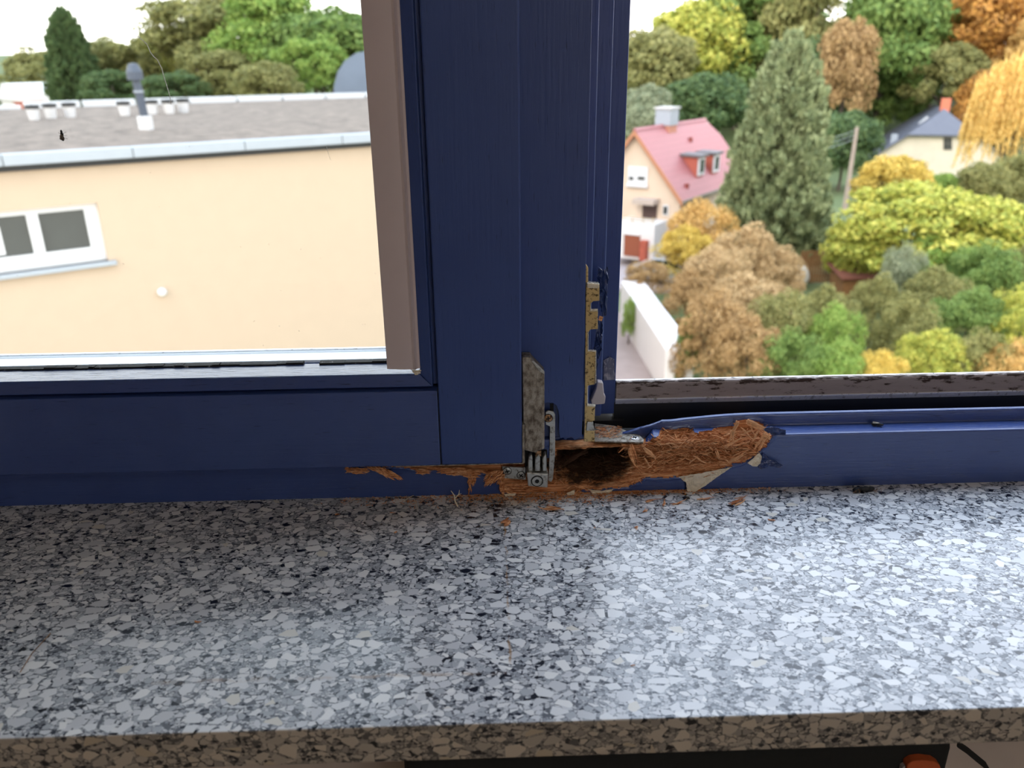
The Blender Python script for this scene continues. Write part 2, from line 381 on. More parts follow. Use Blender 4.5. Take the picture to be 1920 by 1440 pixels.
ang = np.clip((flat[:, 2] - .026) / .02, 0, 1) * .75 + np.where(flat[:, 1] > .0005, .5, 0); ang = np.where(flat[:, 1] > .0165, .25, ang); ang = np.where(S2[:, 0] < 1200, ang * .5, ang)
disp = flat.copy(); disp[:, 1] += dep * np.cos(ang); disp[:, 2] -= dep * np.sin(ang)
# paint lifted a little round the edge of the damage
lift = np.exp(-((sdW + 2.2) / 2.5) ** 2) * (sdW < 0) * .0006
disp[:, 1] -= lift * (flat[:, 1] < .02)
# the step above the wound is bulged and wavy
bul = np.exp(-((S2[:, 0] - 1240) / 90.) ** 2) * (flat[:, 2] > .0462) * (flat[:, 1] < .0213)
disp[:, 2] -= bul * .0035; disp[:, 1] -= bul * .0020 * (.5 + vnoise(flat[:, 0] * 80, flat[:, 2] * 100))
LEGZ = at(1160, 832, .001).z
mgap = np.clip((1224 - S2[:, 0]) / 14, 0, 1) * (S2[:, 0] > 1040) * (flat[:, 2] > .036) * (flat[:, 1] < .0166)
disp[:, 2] -= mgap * np.clip(disp[:, 2] - (LEGZ - .0016 - .003 * lump), 0, 1)
bul2 = np.clip((1240 - S2[:, 0]) / 95, 0, 1) ** .8 * (flat[:, 2] > .0462) * (S2[:, 0] > 1040) * (flat[:, 1] > .0166)
disp[:, 2] -= bul2 * np.clip(disp[:, 2] - (LEGZ - .0030 * lump), 0, 1)
hf = np.clip((flat[:, 0] - .030) / .012, 0, 1) * np.clip((.128 - flat[:, 0]) / .012, 0, 1) * (flat[:, 1] > .02125)
disp[:, 1] += .022 * hf; disp[:, 2] = np.where(hf > 0, disp[:, 2] * (1 - hf) + hf * np.minimum(disp[:, 2], .029), disp[:, 2])
sdW = np.where(hf > .2, 3.0, sdW)
sdW = np.where((mgap > .3) & (S2[:, 0] < 1212), 3.0, sdW)
me = bpy.data.meshes.new('bottom_rail')
idx = np.arange(NX * NS).reshape(NX, NS)
q = np.stack([idx[:-1, :-1], idx[1:, :-1], idx[1:, 1:], idx[:-1, 1:]], -1).reshape(-1, 4)
me.vertices.add(NX * NS); me.vertices.foreach_set('co', disp.astype(np.float32).ravel())
me.loops.add(q.size); me.loops.foreach_set('vertex_index', q.ravel().astype(np.int32))
me.polygons.add(len(q)); me.polygons.foreach_set('loop_start', np.arange(0, q.size, 4, dtype=np.int32))
mi = (sdW[q].mean(1) > 0).astype(np.int32)
me.materials.append(M['blue_x']); me.materials.append(M['wood'])
me.polygons.foreach_set('material_index', mi); me.polygons.foreach_set('use_smooth', (1 - mi).astype(bool)); me.update()
fr = bpy.data.objects.new('bottom_rail', me); COL.objects.link(fr); fr.parent = win
fr['label'] = 'blue painted lower frame rail, broken open down to orange rotten wood'
# body behind the skin
MB().box(.120, X1 + .05, .0230, .052, -.02, .0280).build('channel', M['black_rubber'], win)
MB().box(.0995, .120, .040, .052, -.02, .0280).build('channel', M['black_rubber'], win)

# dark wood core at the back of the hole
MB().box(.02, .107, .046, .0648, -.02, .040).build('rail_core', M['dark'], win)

# fibres in the wound
def splinter_geo(mb, p, d, nrm, L, wd, th, curl=0.0, n=4, tip=.25):
    d = Vector(d).normalized(); nrm = Vector(nrm); sd = d.cross(nrm).normalized(); up = sd.cross(d)
    rings = []
    for i in range(n):
        t = i / (n - 1); c = Vector(p) + d * (t - .5) * L + up * curl * L * (t * t) + sd * (mn.noise(Vector(p) * 300 + Vector((t * 2, 0, 0)))) * L * .12
        k = 1 - (1 - tip) * t * t
        k0 = .5 + .5 * min(1, t * 4)
        rings.append([c + sd * wd * k * k0 * a + up * th * b * k for a, b in ((-.5, 0), (0, .5), (.5, 0), (0, -.5))])
    mb.sweep(rings)
cand = np.where((sdI > 1.5) & (S2[:, 0] > 1172) & (S2[:, 1] > 790) & (flat[:, 1] < .0213))[0]
cand2 = np.where((sdI > 0) & (S2[:, 0] > 1040) & (S2[:, 0] < 1185) & (S2[:, 1] > 880))[0]
big_pool = cand
edge = np.where((sdW > 0) & (sdI < 1) & (S2[:, 0] > 1060) & (S2[:, 0] < 1440) & (S2[:, 1] > 850))[0]
mb = MB()
for pool, cnt in ((cand, 2100), (cand2, 420), (edge, 160)):
    for k in rng.choice(pool, cnt):
        p = disp[k] + np.array([0, -R.uniform(.0002, .0038), R.uniform(0, .0012)])
        a = R.gauss(0, .50); dd = (math.cos(a) * R.choice((-1, 1)), R.gauss(-.05, .28), math.sin(a))
        splinter_geo(mb, p, dd, (0, -1, .4), R.uniform(.0025, .0105) * (1.4 if R.random() < .1 else 1), R.uniform(.0003, .0012), R.uniform(.00015, .0005), R.uniform(-.3, .3), 3)
for k in rng.choice(cand, 260):
    p = disp[k] + np.array([0, -R.uniform(.0005, .0035), R.uniform(0, .0012)]); a = R.gauss(0, .38)
    splinter_geo(mb, p, (math.cos(a) * R.choice((-1, 1)), R.gauss(-.05, .22), math.sin(a)), (0, -1, .4), R.uniform(.007, .017), R.uniform(.0009, .0021), R.uniform(.0004, .0009), R.uniform(-.2, .2), 5, .15)
f_ = mb.build('wood_fibres', M['wood'], win); f_['kind'] = 'stuff'; f_['label'] = 'matted orange splinters and crumbs of rotten wood'

def torn(pts, y, th, name, mat, parent, lean=0.0, sub=3, amp=.0008, label=None, curl=0.0, top=None):
    """an irregular flat piece of torn wood or paint, outline in the plane at depth y, real thickness"""
    P = [at(px, py, y) for px, py in pts]
    bm = bmesh.new(); vs = [bm.verts.new(p) for p in P]; f = bm.faces.new(vs)
    bmesh.ops.triangulate(bm, faces=[f])
    for _ in range(sub): bmesh.ops.subdivide_edges(bm, edges=[e_ for e_ in bm.edges if e_.calc_length() > .0016], cuts=1, use_grid_fill=False); bmesh.ops.triangulate(bm, faces=[f_ for f_ in bm.faces if len(f_.verts) > 3])
    zmax = max(p.z for p in P); zmin = min(p.z for p in P)
    for v in bm.verts:
        t = (zmax - v.co.z) / max(1e-5, zmax - zmin)
        v.co.y += mn.noise(Vector((v.co.x * 260, 3, v.co.z * 900))) * amp - lean * t - curl * t * t
        v.co.x += mn.noise(Vector((v.co.x * 900, 7, v.co.z * 900))) * amp * .5
    me_ = bpy.data.meshes.new(name); bm.to_mesh(me_); bm.free(); me_.materials.append(mat)
    ob = bpy.data.objects.new(name, me_); COL.objects.link(ob)
    s_ = ob.modifiers.new('s', 'SOLIDIFY'); s_.thickness = th; s_.offset = 0
    if parent: ob.parent = parent; ob.location = -parent_world(parent)
    if label: ob['label'] = label
    return ob

# larger broken ends, single pieces
big = [((1383, 790), (1371, 830), .0042, -.004), ((1400, 789), (1438, 803), .0045, -.003), ((1408, 800), (1418, 818), .0018, -.005), ((1436, 812), (1446, 822), .006, -.002),
       ((1390, 802), (1415, 826), .0016, -.006), ((1360, 838), (1395, 822), .0018, -.005), ((1425, 800), (1410, 830), .0022, -.004), ((1440, 815), (1420, 845), .005, -.002),
       ((1343, 845), (1350, 862), .0022, -.004), ((1290, 868), (1310, 857), .0014, -.005), ((1300, 856), (1325, 868), .0014, -.005), ((1210, 840), (1230, 860), .0028, -.003),
       ((1190, 870), (1203, 888), .0016, -.004), ((1208, 858), (1222, 878), .0016, -.004), ((1183, 838), (1194, 870), .0050, -.002), ((1370, 868), (1400, 850), .0028, -.003),
       ((1060, 870), (1100, 845), .0035, .010), ((1065, 905), (1105, 915), .0030, -.002), ((1110, 912), (1180, 900), .0032, -.001), ((1070, 893), (1085, 882), .0008, -.004),
       ((1100, 890), (1110, 903), .0015, -.002), ((1060, 858), (1110, 838), .005, .016), ((1395, 812), (1412, 806), .002, -.006), ((1375, 856), (1392, 846), .0012, -.006)]
for (a, b, wd, y) in big:
    A = at(*a, y - .0015); B = at(*b, y - .0035)
    mb = MB()
    for s_ in range(3):
        off = Vector((R.uniform(-1, 1), R.uniform(-.5, .5), R.uniform(-1, 1))) * wd * .3
        splinter_geo(mb, (A + B) / 2 + off, (B - A), (0, -1, .3), (B - A).length * R.uniform(.85, 1.15), wd * R.uniform(.45, .75), wd * .26, R.uniform(-.08, .08), 6, .12)
    mb.build('splinter', M['wood_pale'] if a[0] > 1190 else M['wood'], win)
# torn grey-brown ends below the sash
tl = [[(650, 876), (688, 878), (690, 886), (672, 890), (655, 886)],
      [(686, 877), (712, 876), (735, 884), (750, 893), (756, 901), (748, 898), (738, 899), (726, 896), (705, 884)],
      [(775, 878), (800, 880), (806, 886), (795, 890), (786, 888)],
      [(813, 878), (860, 876), (898, 881), (897, 889), (890, 905), (884, 909), (885, 920), (880, 928), (878, 920), (881, 912), (876, 908), (880, 895), (872, 893), (840, 890), (826, 886)],
      [(900, 880), (930, 884), (932, 888), (915, 888), (902, 885)],
      [(912, 886), (940, 886), (950, 894), (935, 904), (925, 905), (907, 914), (909, 898)],
      [(938, 905), (985, 908), (1000, 916), (985, 926), (946, 924)],
      [(935, 905), (944, 904), (948, 918), (942, 926), (938, 918)]]
def in_poly(x, y, p):
    c = False
    for i in range(len(p)):
        a, b = p[i], p[i - 1]
        if (a[1] > y) != (b[1] > y) and x < (b[0] - a[0]) * (y - a[1]) / (b[1] - a[1]) + a[0]: c = not c
    return c
tdir = [0, .55, .1, (0, 1.45), .05, 2.3, 0, 1.5]
for i, p in enumerate(tl):
    mb = MB(); x0, x1 = min(q_[0] for q_ in p), max(q_[0] for q_ in p); y0, y1 = min(q_[1] for q_ in p), max(q_[1] for q_ in p); n = 0
    want = int(40 + (x1 - x0) * (y1 - y0) * .06)
    for _ in range(9000):
        if n >= want: break
        x, y = R.uniform(x0, x1), R.uniform(y0, y1)
        if not in_poly(x, y, p): continue
        n += 1; dr = tdir[i]
        if isinstance(dr, tuple): dr = dr[1] if y > 896 else dr[0]
        dr += R.gauss(0, .14); Y = -.0012 - R.uniform(0, .0026)
        L = R.uniform(5, 16) / 2; A_ = at(x - math.cos(dr) * L, y - math.sin(dr) * L, Y); B_ = at(x + math.cos(dr) * L, y + math.sin(dr) * L, Y - R.uniform(-.0004, .0010))
        splinter_geo(mb, (A_ + B_) / 2, B_ - A_, (0, -1, .2), (B_ - A_).length, R.uniform(.0005, .0013), R.uniform(.0002, .0005), R.uniform(-.06, .06), 4, .1)
    mb.build('torn_sliver', M['wood'], win)
for p, y, m_, nm, lb, cl in (
        ([(1272, 893), (1300, 889), (1345, 881), (1372, 876), (1345, 893), (1325, 907), (1300, 921), (1290, 928), (1296, 916), (1298, 908), (1286, 904), (1278, 898)], -.0018, M['primer'], 'paint_flake', 'cream triangular paint flake peeling off the blue rail', .0012),
        ([(1400, 866), (1412, 858), (1424, 849), (1428, 856), (1424, 866), (1417, 871), (1408, 870)], -.0016, M['primer'], 'paint_flake', 'small cream paint flake at the right end of the broken wood', .002),
        ([(1102, 917), (1128, 920), (1150, 917), (1139, 924), (1133, 931), (1124, 932), (1131, 926), (1120, 922)], -.0020, M['primer'], 'paint_flake', 'cream paint curl at the foot of the rail', .002),
        ([(945, 926), (968, 924), (962, 932), (952, 934)], -.003, M['primer'], 'paint_flake', 'pale paint flake below the hinge block', .001),
        ([(1062, 924), (1078, 918), (1076, 928), (1068, 930)], -.003, M['primer'], 'paint_flake', 'small pale paint flake right of the hinge block', .001),
        ([(1430, 848), (1445, 861), (1466, 869), (1462, 874), (1440, 870), (1424, 876), (1418, 872), (1426, 864)], -.0016, M['blue_film'], 'paint_flake', 'blue paint flake lifting from the rail', .003)):
    torn(p, y, .0005, nm, m_, win, amp=.0012, label=lb, curl=cl, lean=.0012)
# blue skin bits torn along the top of the wound
torn([(1428, 802), (1452, 800), (1472, 806), (1474, 814), (1450, 816), (1440, 813)], .0006, .0005, 'paint_flake', M['blue_film'], win, amp=.0014, label='blue paint flake right of the splintered end')

# ---- the weathered aluminium rail
def profx(poly, xa, xb, name, mat, parent=win, bevel=0, **k):
    return MB().sweep([[(xa, y, z) for y, z in poly], [(xb, y, z) for y, z in poly]]).build(name, mat, parent, bevel, **k)
profx([(.0505, .052), (.0505, .0700), (.0511, .0714), (.0520, .0718), (.0570, .0710), (.0576, .0700), (.0576, .045), (.0560, .045), (.0560, .052)], .1000, X1, 'rain_rail', M['rail'])
profx([(.0572, .0708), (.0586, .0712), (.0588, .0650), (.0577, .0650)], .1000, X1, 'rail_outer_edge', M['alu'])
profx([(.0490, .0568), (.0490, .0574), (.0494, .0577), (.0510, .0577), (.0510, .0530), (.0500, .0530)], .0995, X1, 'rail_lip', M['alu'])
profx([(.0500, .0270), (.0500, .0540), (.0560, .0540), (.0560, .0270)], .0985, X1, 'shaded_rail_base', M['black_rubber'])  # aluminium base coloured black to paint in the recess shade
profx([(.0300, .0280), (.0300, .0370), (.0330, .0390), (.0350, .0280)], .0985, X1, 'sealing_lip', M['black_rubber'])
profx([(.0450, -.02), (.0450, .028), (.075, .028), (.075, .0), (.09, -.005), (.09, -.02)], X0 - .05, X1 + .05, 'frame_body', M['black_rubber'])

# ---- mullion
def mull_face():
    bt = [(.0667, .0472)]
    x = .0655
    while x > .0500: bt.append((x, .0466 + R.uniform(-.0008, .0010) + .0006 * math.sin(x * 900))); x -= R.uniform(.0006, .0014)
    bt += [(.0497, .0490), (.0489, .0560), (.0492, .0640), (.0484, .0700), (.0470, .0742), (.0440, .0762), (.0405, .0768), (.0375, .0760), (.0100, .0760)]
    pts = [(.0667, ZT)] + bt + [(.0100, ZT)]
    return MB().sweep([[(a, 0, b) for a, b in pts], [(a, .0162, b) for a, b in pts]])
mull_face().build('mullion', M['blue_z'], win, bevel=.0009)
mb = MB()
mb.box(.0100, .0735, .0162, .0325, .054, ZT); mb.build('mullion_step', M['blue_z'], win, bevel=.0013)
MB().box(.0100, .0855, .0325, .0500, .050, ZT).build('mullion_step', M['blue_z'], win, bevel=.0014)
MB().box(.0100, .0992, .0500, .0700, .044, ZT).build('mullion_step', M['blue_z'], win, bevel=.0012)
# recess chiselled for the hinge plate
MB().box(.0300, .0500, .0045, .0161, .0465, .0775).build('recess', M['blue_film'], win)
MB().box(.0425, .0452, .0040, .0046, .0670, .0740).build('mortice', M['dark'], win)
# head and jambs
for nm, b in (('jamb', (X0 - .05, X0 + .02, 0, .07, -.01, ZT + .05)), ('jamb', (X1 - .02, X1 + .05, 0, .07, -.01, ZT + .05)), ('head', (X0 - .05, X1 + .05, 0, .07, ZT - .02, ZT + .05))):
    MB().box(*b).build(nm, M['blue_z'] if nm == 'jamb' else M['blue_x'], win, bevel=.001)
# torn paint skin on the mullion steps beside the strike plate
for p, y in (([(1122, 500), (1131, 508), (1140, 499), (1138, 545), (1137, 590), (1129, 594), (1122, 560), (1119, 520)], .0150),
             ([(1120, 600), (1129, 596), (1130, 625), (1124, 670), (1117, 700), (1112, 716), (1111, 690), (1115, 640)], .0140)):
    torn(p, y, .0004, 'paint_flake', M['blue_film'], win, amp=.0030, label='crumpled blue paint skin behind the notched strip')
torn([(1124, 592), (1131, 594), (1128, 602), (1122, 600)], .0130, .0006, 'torn_sliver', M['wood'], win)
# white plastic end piece, mesh scrap
mb = MB(); P = [(1120, 716), (1131, 718), (1133, 740), (1136, 744), (1134, 758), (1110, 760), (1108, 752), (1113, 740), (1118, 728)]
mb.sweep(ext(P, lambda p: at(p[0], p[1], .025), lambda p: at(p[0], p[1], .025) + Vector((0, .007, 0)))); mb.build('end_cap', M['white_plastic'], win, bevel=.001)['label'] = 'greyish white plastic end cap at the foot of the mullion'
t = NT('clear_mesh'); vv = t.n('ShaderNodeTexVoronoi'); vv.inputs['Scale'].default_value = 900; vv.inputs['Randomness'].default_value = .1; t.l(t.coord(), vv.inputs['Vector'])
t.set(Base_Color=t.ramp(vv.outputs['Distance'], [(.3, (.60, .60, .66, 1)), (.46, (.12, .13, .2, 1))]), Roughness=.3); M['mesh'] = t.m
torn([(1132, 676), (1143, 669), (1152, 674), (1153, 712), (1132, 713)], .0488, .0006, 'mesh_scrap', M['mesh'], win, amp=.0006, label='clear plastic mesh scrap at the corner of the frame')

# ================================================================== SASH
def sub(name, label, loc):
    o_ = bpy.data.objects.new(name, None); COL.objects.link(o_); o_.parent = win; o_.location = loc; o_['label'] = label; return o_
sash = sub('sash', 'closed blue wooden sash with glass pane left of the mullion', (-.38, -.016, .0345))
SX0 = X0 + .03
def sprof(poly, xa, xb, name, mat, bevel=0, fa=None, fb=None, **k):
    r0 = [(fa(y, z) if fa else xa, y, z) for y, z in poly]; r1 = [(fb(y, z) if fb else xb, y, z) for y, z in poly]
    return MB().sweep([r0, r1]).build(name, mat, sash, bevel, **k)
sprof([(-.016, .0345), (-.016, .0945), (-.0085, .0945), (-.0085, .0945), (.0198, .0945), (.0198, .1030), (.0500, .1030), (.0500, .060), (.030, .046), (.0005, .046), (.0005, .0345)], SX0, -.0404, 'lower_rail', M['blue_x'], .0009)
xp = [(-.0398, -.016), (.0205, -.016), (.0205, .0003), (.0092, .0003), (.0092, .050), (-.0530, .050), (-.0530, .0198), (-.0398, .0198)]
MB().sweep([[(x, y, .0345) for x, y in xp], [(x, y, ZT - .01) for x, y in xp]]).build('stile', M['blue_z'], sash, .0014)
MB().box(SX0, SX0 + .06, -.016, .05, .0345, ZT - .01).build('stile', M['blue_z'], sash, .0009)
MB().box(SX0 + .06, -.0404, -.016, .05, ZT - .07, ZT - .01).build('upper_rail', M['blue_x'], sash, .0009)
MB().box(-.0404, -.0398, -.0145, .03, .0345, .0945).build('joint', M['dark'], sash)
# glazing beads, mitred
hb = [(-.0080, .0946), (-.0080, .0962), (-.0128, .0966), (-.0128, .0975), (-.0106, .1050), (-.0092, .1058), (.0190, .1046), (.0190, .0946)]
sprof(hb, 0, 0, 'glazing_bead', M['blue_x'], .0005, fa=lambda y, z: SX0 + .06, fb=lambda y, z: -.0436 - max(0, z - .0966) * 1.05)
vb = [(-.0404, -.0080), (-.0432, -.0080), (-.0436, -.0128), (-.0446, -.0128), (-.0520, -.0092), (-.0527, -.0080), (-.0520, .0190), (-.0404, .0190)]
MB().sweep([[(x, y, .0966 + max(0, -.0436 - x) * .95) for x, y in vb], [(x, y, ZT - .07) for x, y in vb]]).build('glazing_bead', M['blue_z'], sash, .0005)
# crumbled black sealant between bead and glass
mb = MB(); x = SX0 + .06
while x < -.056:
    L = R.uniform(.004, .022); 
    if R.random() < .88: mb.box(x, x + L, .0172 - R.uniform(0, .0016), .0216, .104, .1060 + R.uniform(-.0003, .0005))
    x += L
mb.build('sealant', M['sealant'], sash)['kind'] = 'stuff'
gp = MB().box(SX0 + .05, -.046, .0216, .0256, .101, ZT - .06).build('glass_pane', M['glass'], sash)
sprof([(.0262, .1030), (.0262, .1050), (.0470, .1035), (.0480, .1045), (.0520, .1045), (.0530, .100), (.0500, .098)], SX0 + .05, -.050, 'outer_ledge', M['bead_white'])
sprof([(.0500, .1035), (.0500, .1056), (.0545, .1050), (.0545, .100)], SX0 + .05, -.046, 'outer_lip', M['alu'])
# taupe cover strip standing loose over the bead
cs = []
N = 14
for i in range(N + 1):
    t_ = i / N; x = -.0757 + (.0757 - .0522) * t_
    y = -.0105 - .0012 * math.sin(t_ * math.pi * .9) + (.0014 if t_ > .88 else 0) - (.0010 if .80 < t_ < .88 else 0)
    cs.append((x, y))
cs2 = cs + [(x, y + .0014) for x, y in cs[::-1]]
MB().sweep([[(x, y, .1096 - (x + .0522) * .02) for x, y in cs2], [(x, y, ZT - .07) for x, y in cs2]]).build('cover_strip', M['strip'], sash, smooth=False)['label'] = 'long taupe plastic strip over the right edge of the pane'
torn([(770, 693), (789, 694), (789, 703), (778, 702)], -.0095, .001, 'crumbs', M['primer'], sash, amp=.003)
# hair-fine thread across the pane
pts = [(258, 68), (268, 76), (276, 84), (282, 98), (288, 106), (295, 112), (303, 128), (308, 146), (314, 165), (319, 182), (321, 196)]
MB().tube([at(a, b, .0210) for a, b in pts], .00022, 5).build('thread', M['bead_white'], sash)
MB().tube([at(a, b, .0210) for a, b in [(612, 275), (616, 290), (620, 300)]], .0001, 4).build('thread', M['bead_white'], sash)
# metal edge strip round the sash corner
L_ = [(-.075, .0339), (.0215, .0339), (.0224, .0350), (.0224, .066), (.0208, .066), (.0207, .0354), (.0200, .0346), (-.075, .0346)]
MB().sweep([[(x, -.0155, z) for x, z in L_], [(x, -.004, z) for x, z in L_]]).build('edge_strip', M['hinge'], sash)

# ================================================================== HINGE
hin = sub('hinge', 'tarnished metal corner hinge between the sash and the mullion', (.03, -.012, .012))
def pxp(pts, y0, y1, name, mat, parent, bevel=.0004, **k):
    return MB().sweep(ext(pts, lambda p: at(p[0], p[1], y0), lambda p: at(p[0], p[1], y0) + Vector((0, y1 - y0, 0)))).build(name, mat, parent, bevel, **k)
pxp([(979, 670), (995, 670), (998, 675), (1021, 699), (1021, 842), (1008, 846), (1006, 850), (984, 845), (984, 795), (981, 793)], -.0125, -.0006, 'hinge_cover', M['hinge'], hin, .0007)
pxp([(996, 677), (1001, 678), (1021, 697), (1021, 702), (1012, 697)], -.0132, -.0115, 'bevel_edge', M['zinc'], hin, .0003)
for a, b, y_ in ((990, 999, -.011), (1003, 1013, -.0125), (1017, 1025, -.011)):
    pxp([(a, 862), (a + 2, 856), (b - 2, 852), (b, 858), (b, 884), (a, 884)], y_, -.004, 'knuckle', M['zinc'], hin, .0008)
pxp([(1003, 846), (1015, 846), (1015, 856), (1004, 856)], -.0115, -.005, 'knuckle_pin', M['screw_brass'], hin)
pxp([(984, 846), (1026, 846), (1026, 888), (984, 888)], -.003, .002, 'back_plate', M['dark'], hin)
blk = pxp([(987, 886), (1028, 889), (1027, 915), (990, 912)], -.0135, -.0010, 'hinge_block', M['zinc'], hin, .0009)
c = at(1007, 902, -.0136)
MB().lathe(c, (0, -1, 0), [(.0001, 0), (.0047, 0), (.0047, .00012), (.0040, .00012)], 28).build('ring_groove', M['dark'], hin)
MB().lathe(c, (0, -1, 0), [(.0001, 0), (.0039, 0), (.0038, .0005), (.0018, .0005), (.0017, .0003), (.0001, .0003)], 28).build('adjusting_screw', M['zinc'], hin)
MB().lathe(c, (0, -1, 0), [(.0001, 0), (.0017, 0), (.0017, .0006), (.0001, .0006)], 6).build('hexagon_socket', M['dark'], hin)
fl = pxp([(941, 875), (986, 877), (986, 900), (946, 897)], -.0030, -.0010, 'fixing_plate', M['zinc'], hin, .0004)
pl = pxp([(1023, 773), (1028, 770), (1038, 772), (1041, 778), (1041, 850), (1037, 898), (1034, 904), (1028, 902), (1030, 850), (1031, 800), (1023, 796)], -.0012, .0008, 'side_plate', M['zinc'], hin, .0004)
def cross_screw(px, py, y, r, parent, mat, tilt=.4):
    c = at(px, py, y)
    MB().lathe(c, (0, -1, 0), [(.0001, 0), (r * 1.15, 0), (r * 1.15, .0001), (.0001, .0001)], 20).build('screw_seat', M['dark'], parent)
    MB().lathe(c, (0, -1, 0), [(.0001, 0), (r, 0), (r, .0003), (r * .7, .0007), (.0001, .0009)], 20).build('screw', mat, parent, smooth=False)
    mb = MB()
    for k in (0, 1):
        a = tilt + k * math.pi / 2; u = Vector((math.cos(a), 0, math.sin(a))); v = Vector((-math.sin(a), 0, math.cos(a)))
        mb.obox(c + Vector((0, -.0008, 0)), u, (0, 1, 0), v, r * .6, .00025, r * .14)
    mb.build('cross_slot', M['dark'], parent)
cross_screw(951, 883, -.0031, .0030, hin, M['zinc'], .3)
cross_screw(977, 891, -.0031, .0030, hin, M['zinc'], .9)
cross_screw(1028, 784, -.0013, .0030, hin, M['screw_brass'], .1)

# ================================================================== STRIKE PLATE
stk = sub('strike_plate', 'notched brass-coloured strike plate on the right edge of the mullion', at(1105, 828, .004))
YS = .0030
sil = [(1099, 530), (1124, 533), (1124, 564), (1112, 565), (1107, 570), (1107, 583), (1121, 582), (1121, 617), (1107, 618), (1103, 624), (1102, 659), (1117, 660), (1115, 721), (1103, 723), (1101, 760), (1116, 761), (1115, 789), (1101, 790), (1101, 807), (1115, 808), (1115, 828), (1095, 828), (1096, 790), (1097, 690), (1098, 600)]
pxp(sil, YS, YS + .0035, 'notched_strip', M['brass'], stk, .0003)
pxp([(1098, 494), (1103, 502), (1103, 565), (1098, 566)], YS + .0005, YS + .002, 'upper_tongue', M['brass'], stk)
pxp([(1100, 530), (1124, 532), (1122, 541), (1101, 540)], YS - .0012, YS + .004, 'strike_tooth', M['brass_lit_edge'], stk)
for a in ([(1107, 568), (1108.3, 568), (1108.3, 581), (1121, 580), (1121, 584), (1106, 584)], [(1101.5, 622), (1103.5, 622), (1103.5, 657.5), (1118, 658), (1118, 719), (1116.4, 719), (1116.4, 660), (1101.5, 659.5)],
          [(1100.5, 724), (1102.3, 724), (1102.3, 759), (1116.5, 760), (1116.5, 763), (1100.5, 762)]):
    pxp(a, YS - .0006, YS + .0022, 'lit_edge', M['brass_lit_edge'], stk, .00015)  # strips in a paler tone paint in the light caught on the edges
pxp([(1099, 808), (1101, 791), (1112, 791), (1115, 808)], YS - .0016, YS + .002, 'striker_lug', M['zinc'], stk, .0004)
# horizontal leg
z0 = at(1160, 832, .001).z
lg = [atz(1115, 829, z0), atz(1206, 832, z0), atz(1207, 826, z0), atz(1199, 818, z0), atz(1180, 812, z0), atz(1150, 800, z0), atz(1115, 796, z0)]
leg = MB().sweep([[p for p in lg], [p + Vector((0, 0, .0011)) for p in lg]]).build('horizontal_leg', M['hinge'], stk, .0002)
c = atz(1190, 822, z0 + .0011)
MB().lathe(c, (0, 0, 1), [(.0001, 0), (.0034, 0), (.0028, .0006), (.0001, .0009)], 20).build('screw', M['alu'], stk)
mb = MB()
for a in (.4, .4 + math.pi / 2): mb.obox(c + Vector((0, 0, .0009)), (math.cos(a), math.sin(a), 0), (-math.sin(a), math.cos(a), 0), (0, 0, 1), .0018, .0004, .0002)
mb.build('cross_slot', M['dark'], stk)
mb = MB()
for i in range(170):
    p = atz(R.uniform(1118, 1165), R.uniform(800, 822), z0 + .0012) + Vector((0, 0, R.uniform(0, .001)))
    a = R.uniform(-.9, .9)
    splinter_geo(mb, p, (math.cos(a), math.sin(a), R.uniform(-.2, .3)), (0, 0, 1), R.uniform(.001, .005), R.uniform(.0003, .0012), .0003, 0, 3)
d_ = mb.build('wood_dust', M['wood']); tag(d_, 'brown wood crumbs heaped on the flat leg of the strike plate', 'wood crumbs', kind='stuff')

# ================================================================== DEBRIS ON THE SILL
def on_sill(px, py, lift=0.0): return atz(px, py, lift)
def chip(px, py, L, wd, ang, n, label, grp='wood splinters on the sill', mat='wood'):
    p0 = on_sill(px, py); mb = MB()
    for i in range(n):
        a = ang + R.gauss(0, .25)
        p = p0 + Vector((R.uniform(-.25, .25) * L * math.cos(ang), R.uniform(-.25, .25) * L * math.sin(ang) + R.uniform(-.2, .2) * wd, .0006 + R.uniform(0, wd * .4)))
        splinter_geo(mb, p, (math.cos(a), math.sin(a), R.uniform(-.05, .15)), (0, 0, 1), L * R.uniform(.5, 1), wd * R.uniform(.4, .7), .0006, R.uniform(-.05, .12), 5, .2)
    zmin = min(v[2] for v in mb.v); mb.v = [(v[0], v[1], v[2] - zmin) for v in mb.v]
    o_ = mb.build('wood_splinter', M[mat], origin=(p0.x, p0.y, 0)); tag(o_, label, 'wood splinter', grp); return o_
chip(1033, 956, .018, .004, -.25, 5, 'largest orange splinter lying on the sill just below the hinge')
chip(1247, 946, .012, .003, 1.2, 4, 'orange splinter below the cream triangular paint flake')
chip(1270, 944, .014, .0025, .3, 3, 'thin splinter right beside the cream paint flake tip')
chip(1325, 937, .014, .0025, .2, 3, 'flat splinter against the frame right of the cream paint flake')
chip(1385, 942, .016, .0028, .5, 4, 'forked orange splinter below the right end of the broken wood')
chip(1392, 933, .012, .0016, .45, 2, 'thin upper twig of the forked splinter pair')
chip(1211, 960, .006, .0022, .8, 3, 'small crumb of orange wood left below the paint flake')
chip(1224, 940, .012, .0028, .1, 4, 'orange splinter lying where rail meets sill, centre right')
chip(948, 980, .009, .0055, .9, 7, 'brown crumbly wood lump in front of the hinge')
chip(631, 966, .004, .003, .2, 3, 'small orange chip in the shade below the sash, left')
chip(737, 962, .005, .0015, -.5, 2, 'curved tan sliver on the sill left of the twig')
chip(742, 998, .004, .0018, .9, 3, 'tiny dark orange crumb under the curved tan sliver')
chip(1447, 976, .006, .0022, -.3, 3, 'lone orange chip on the sill below right end of the wood')
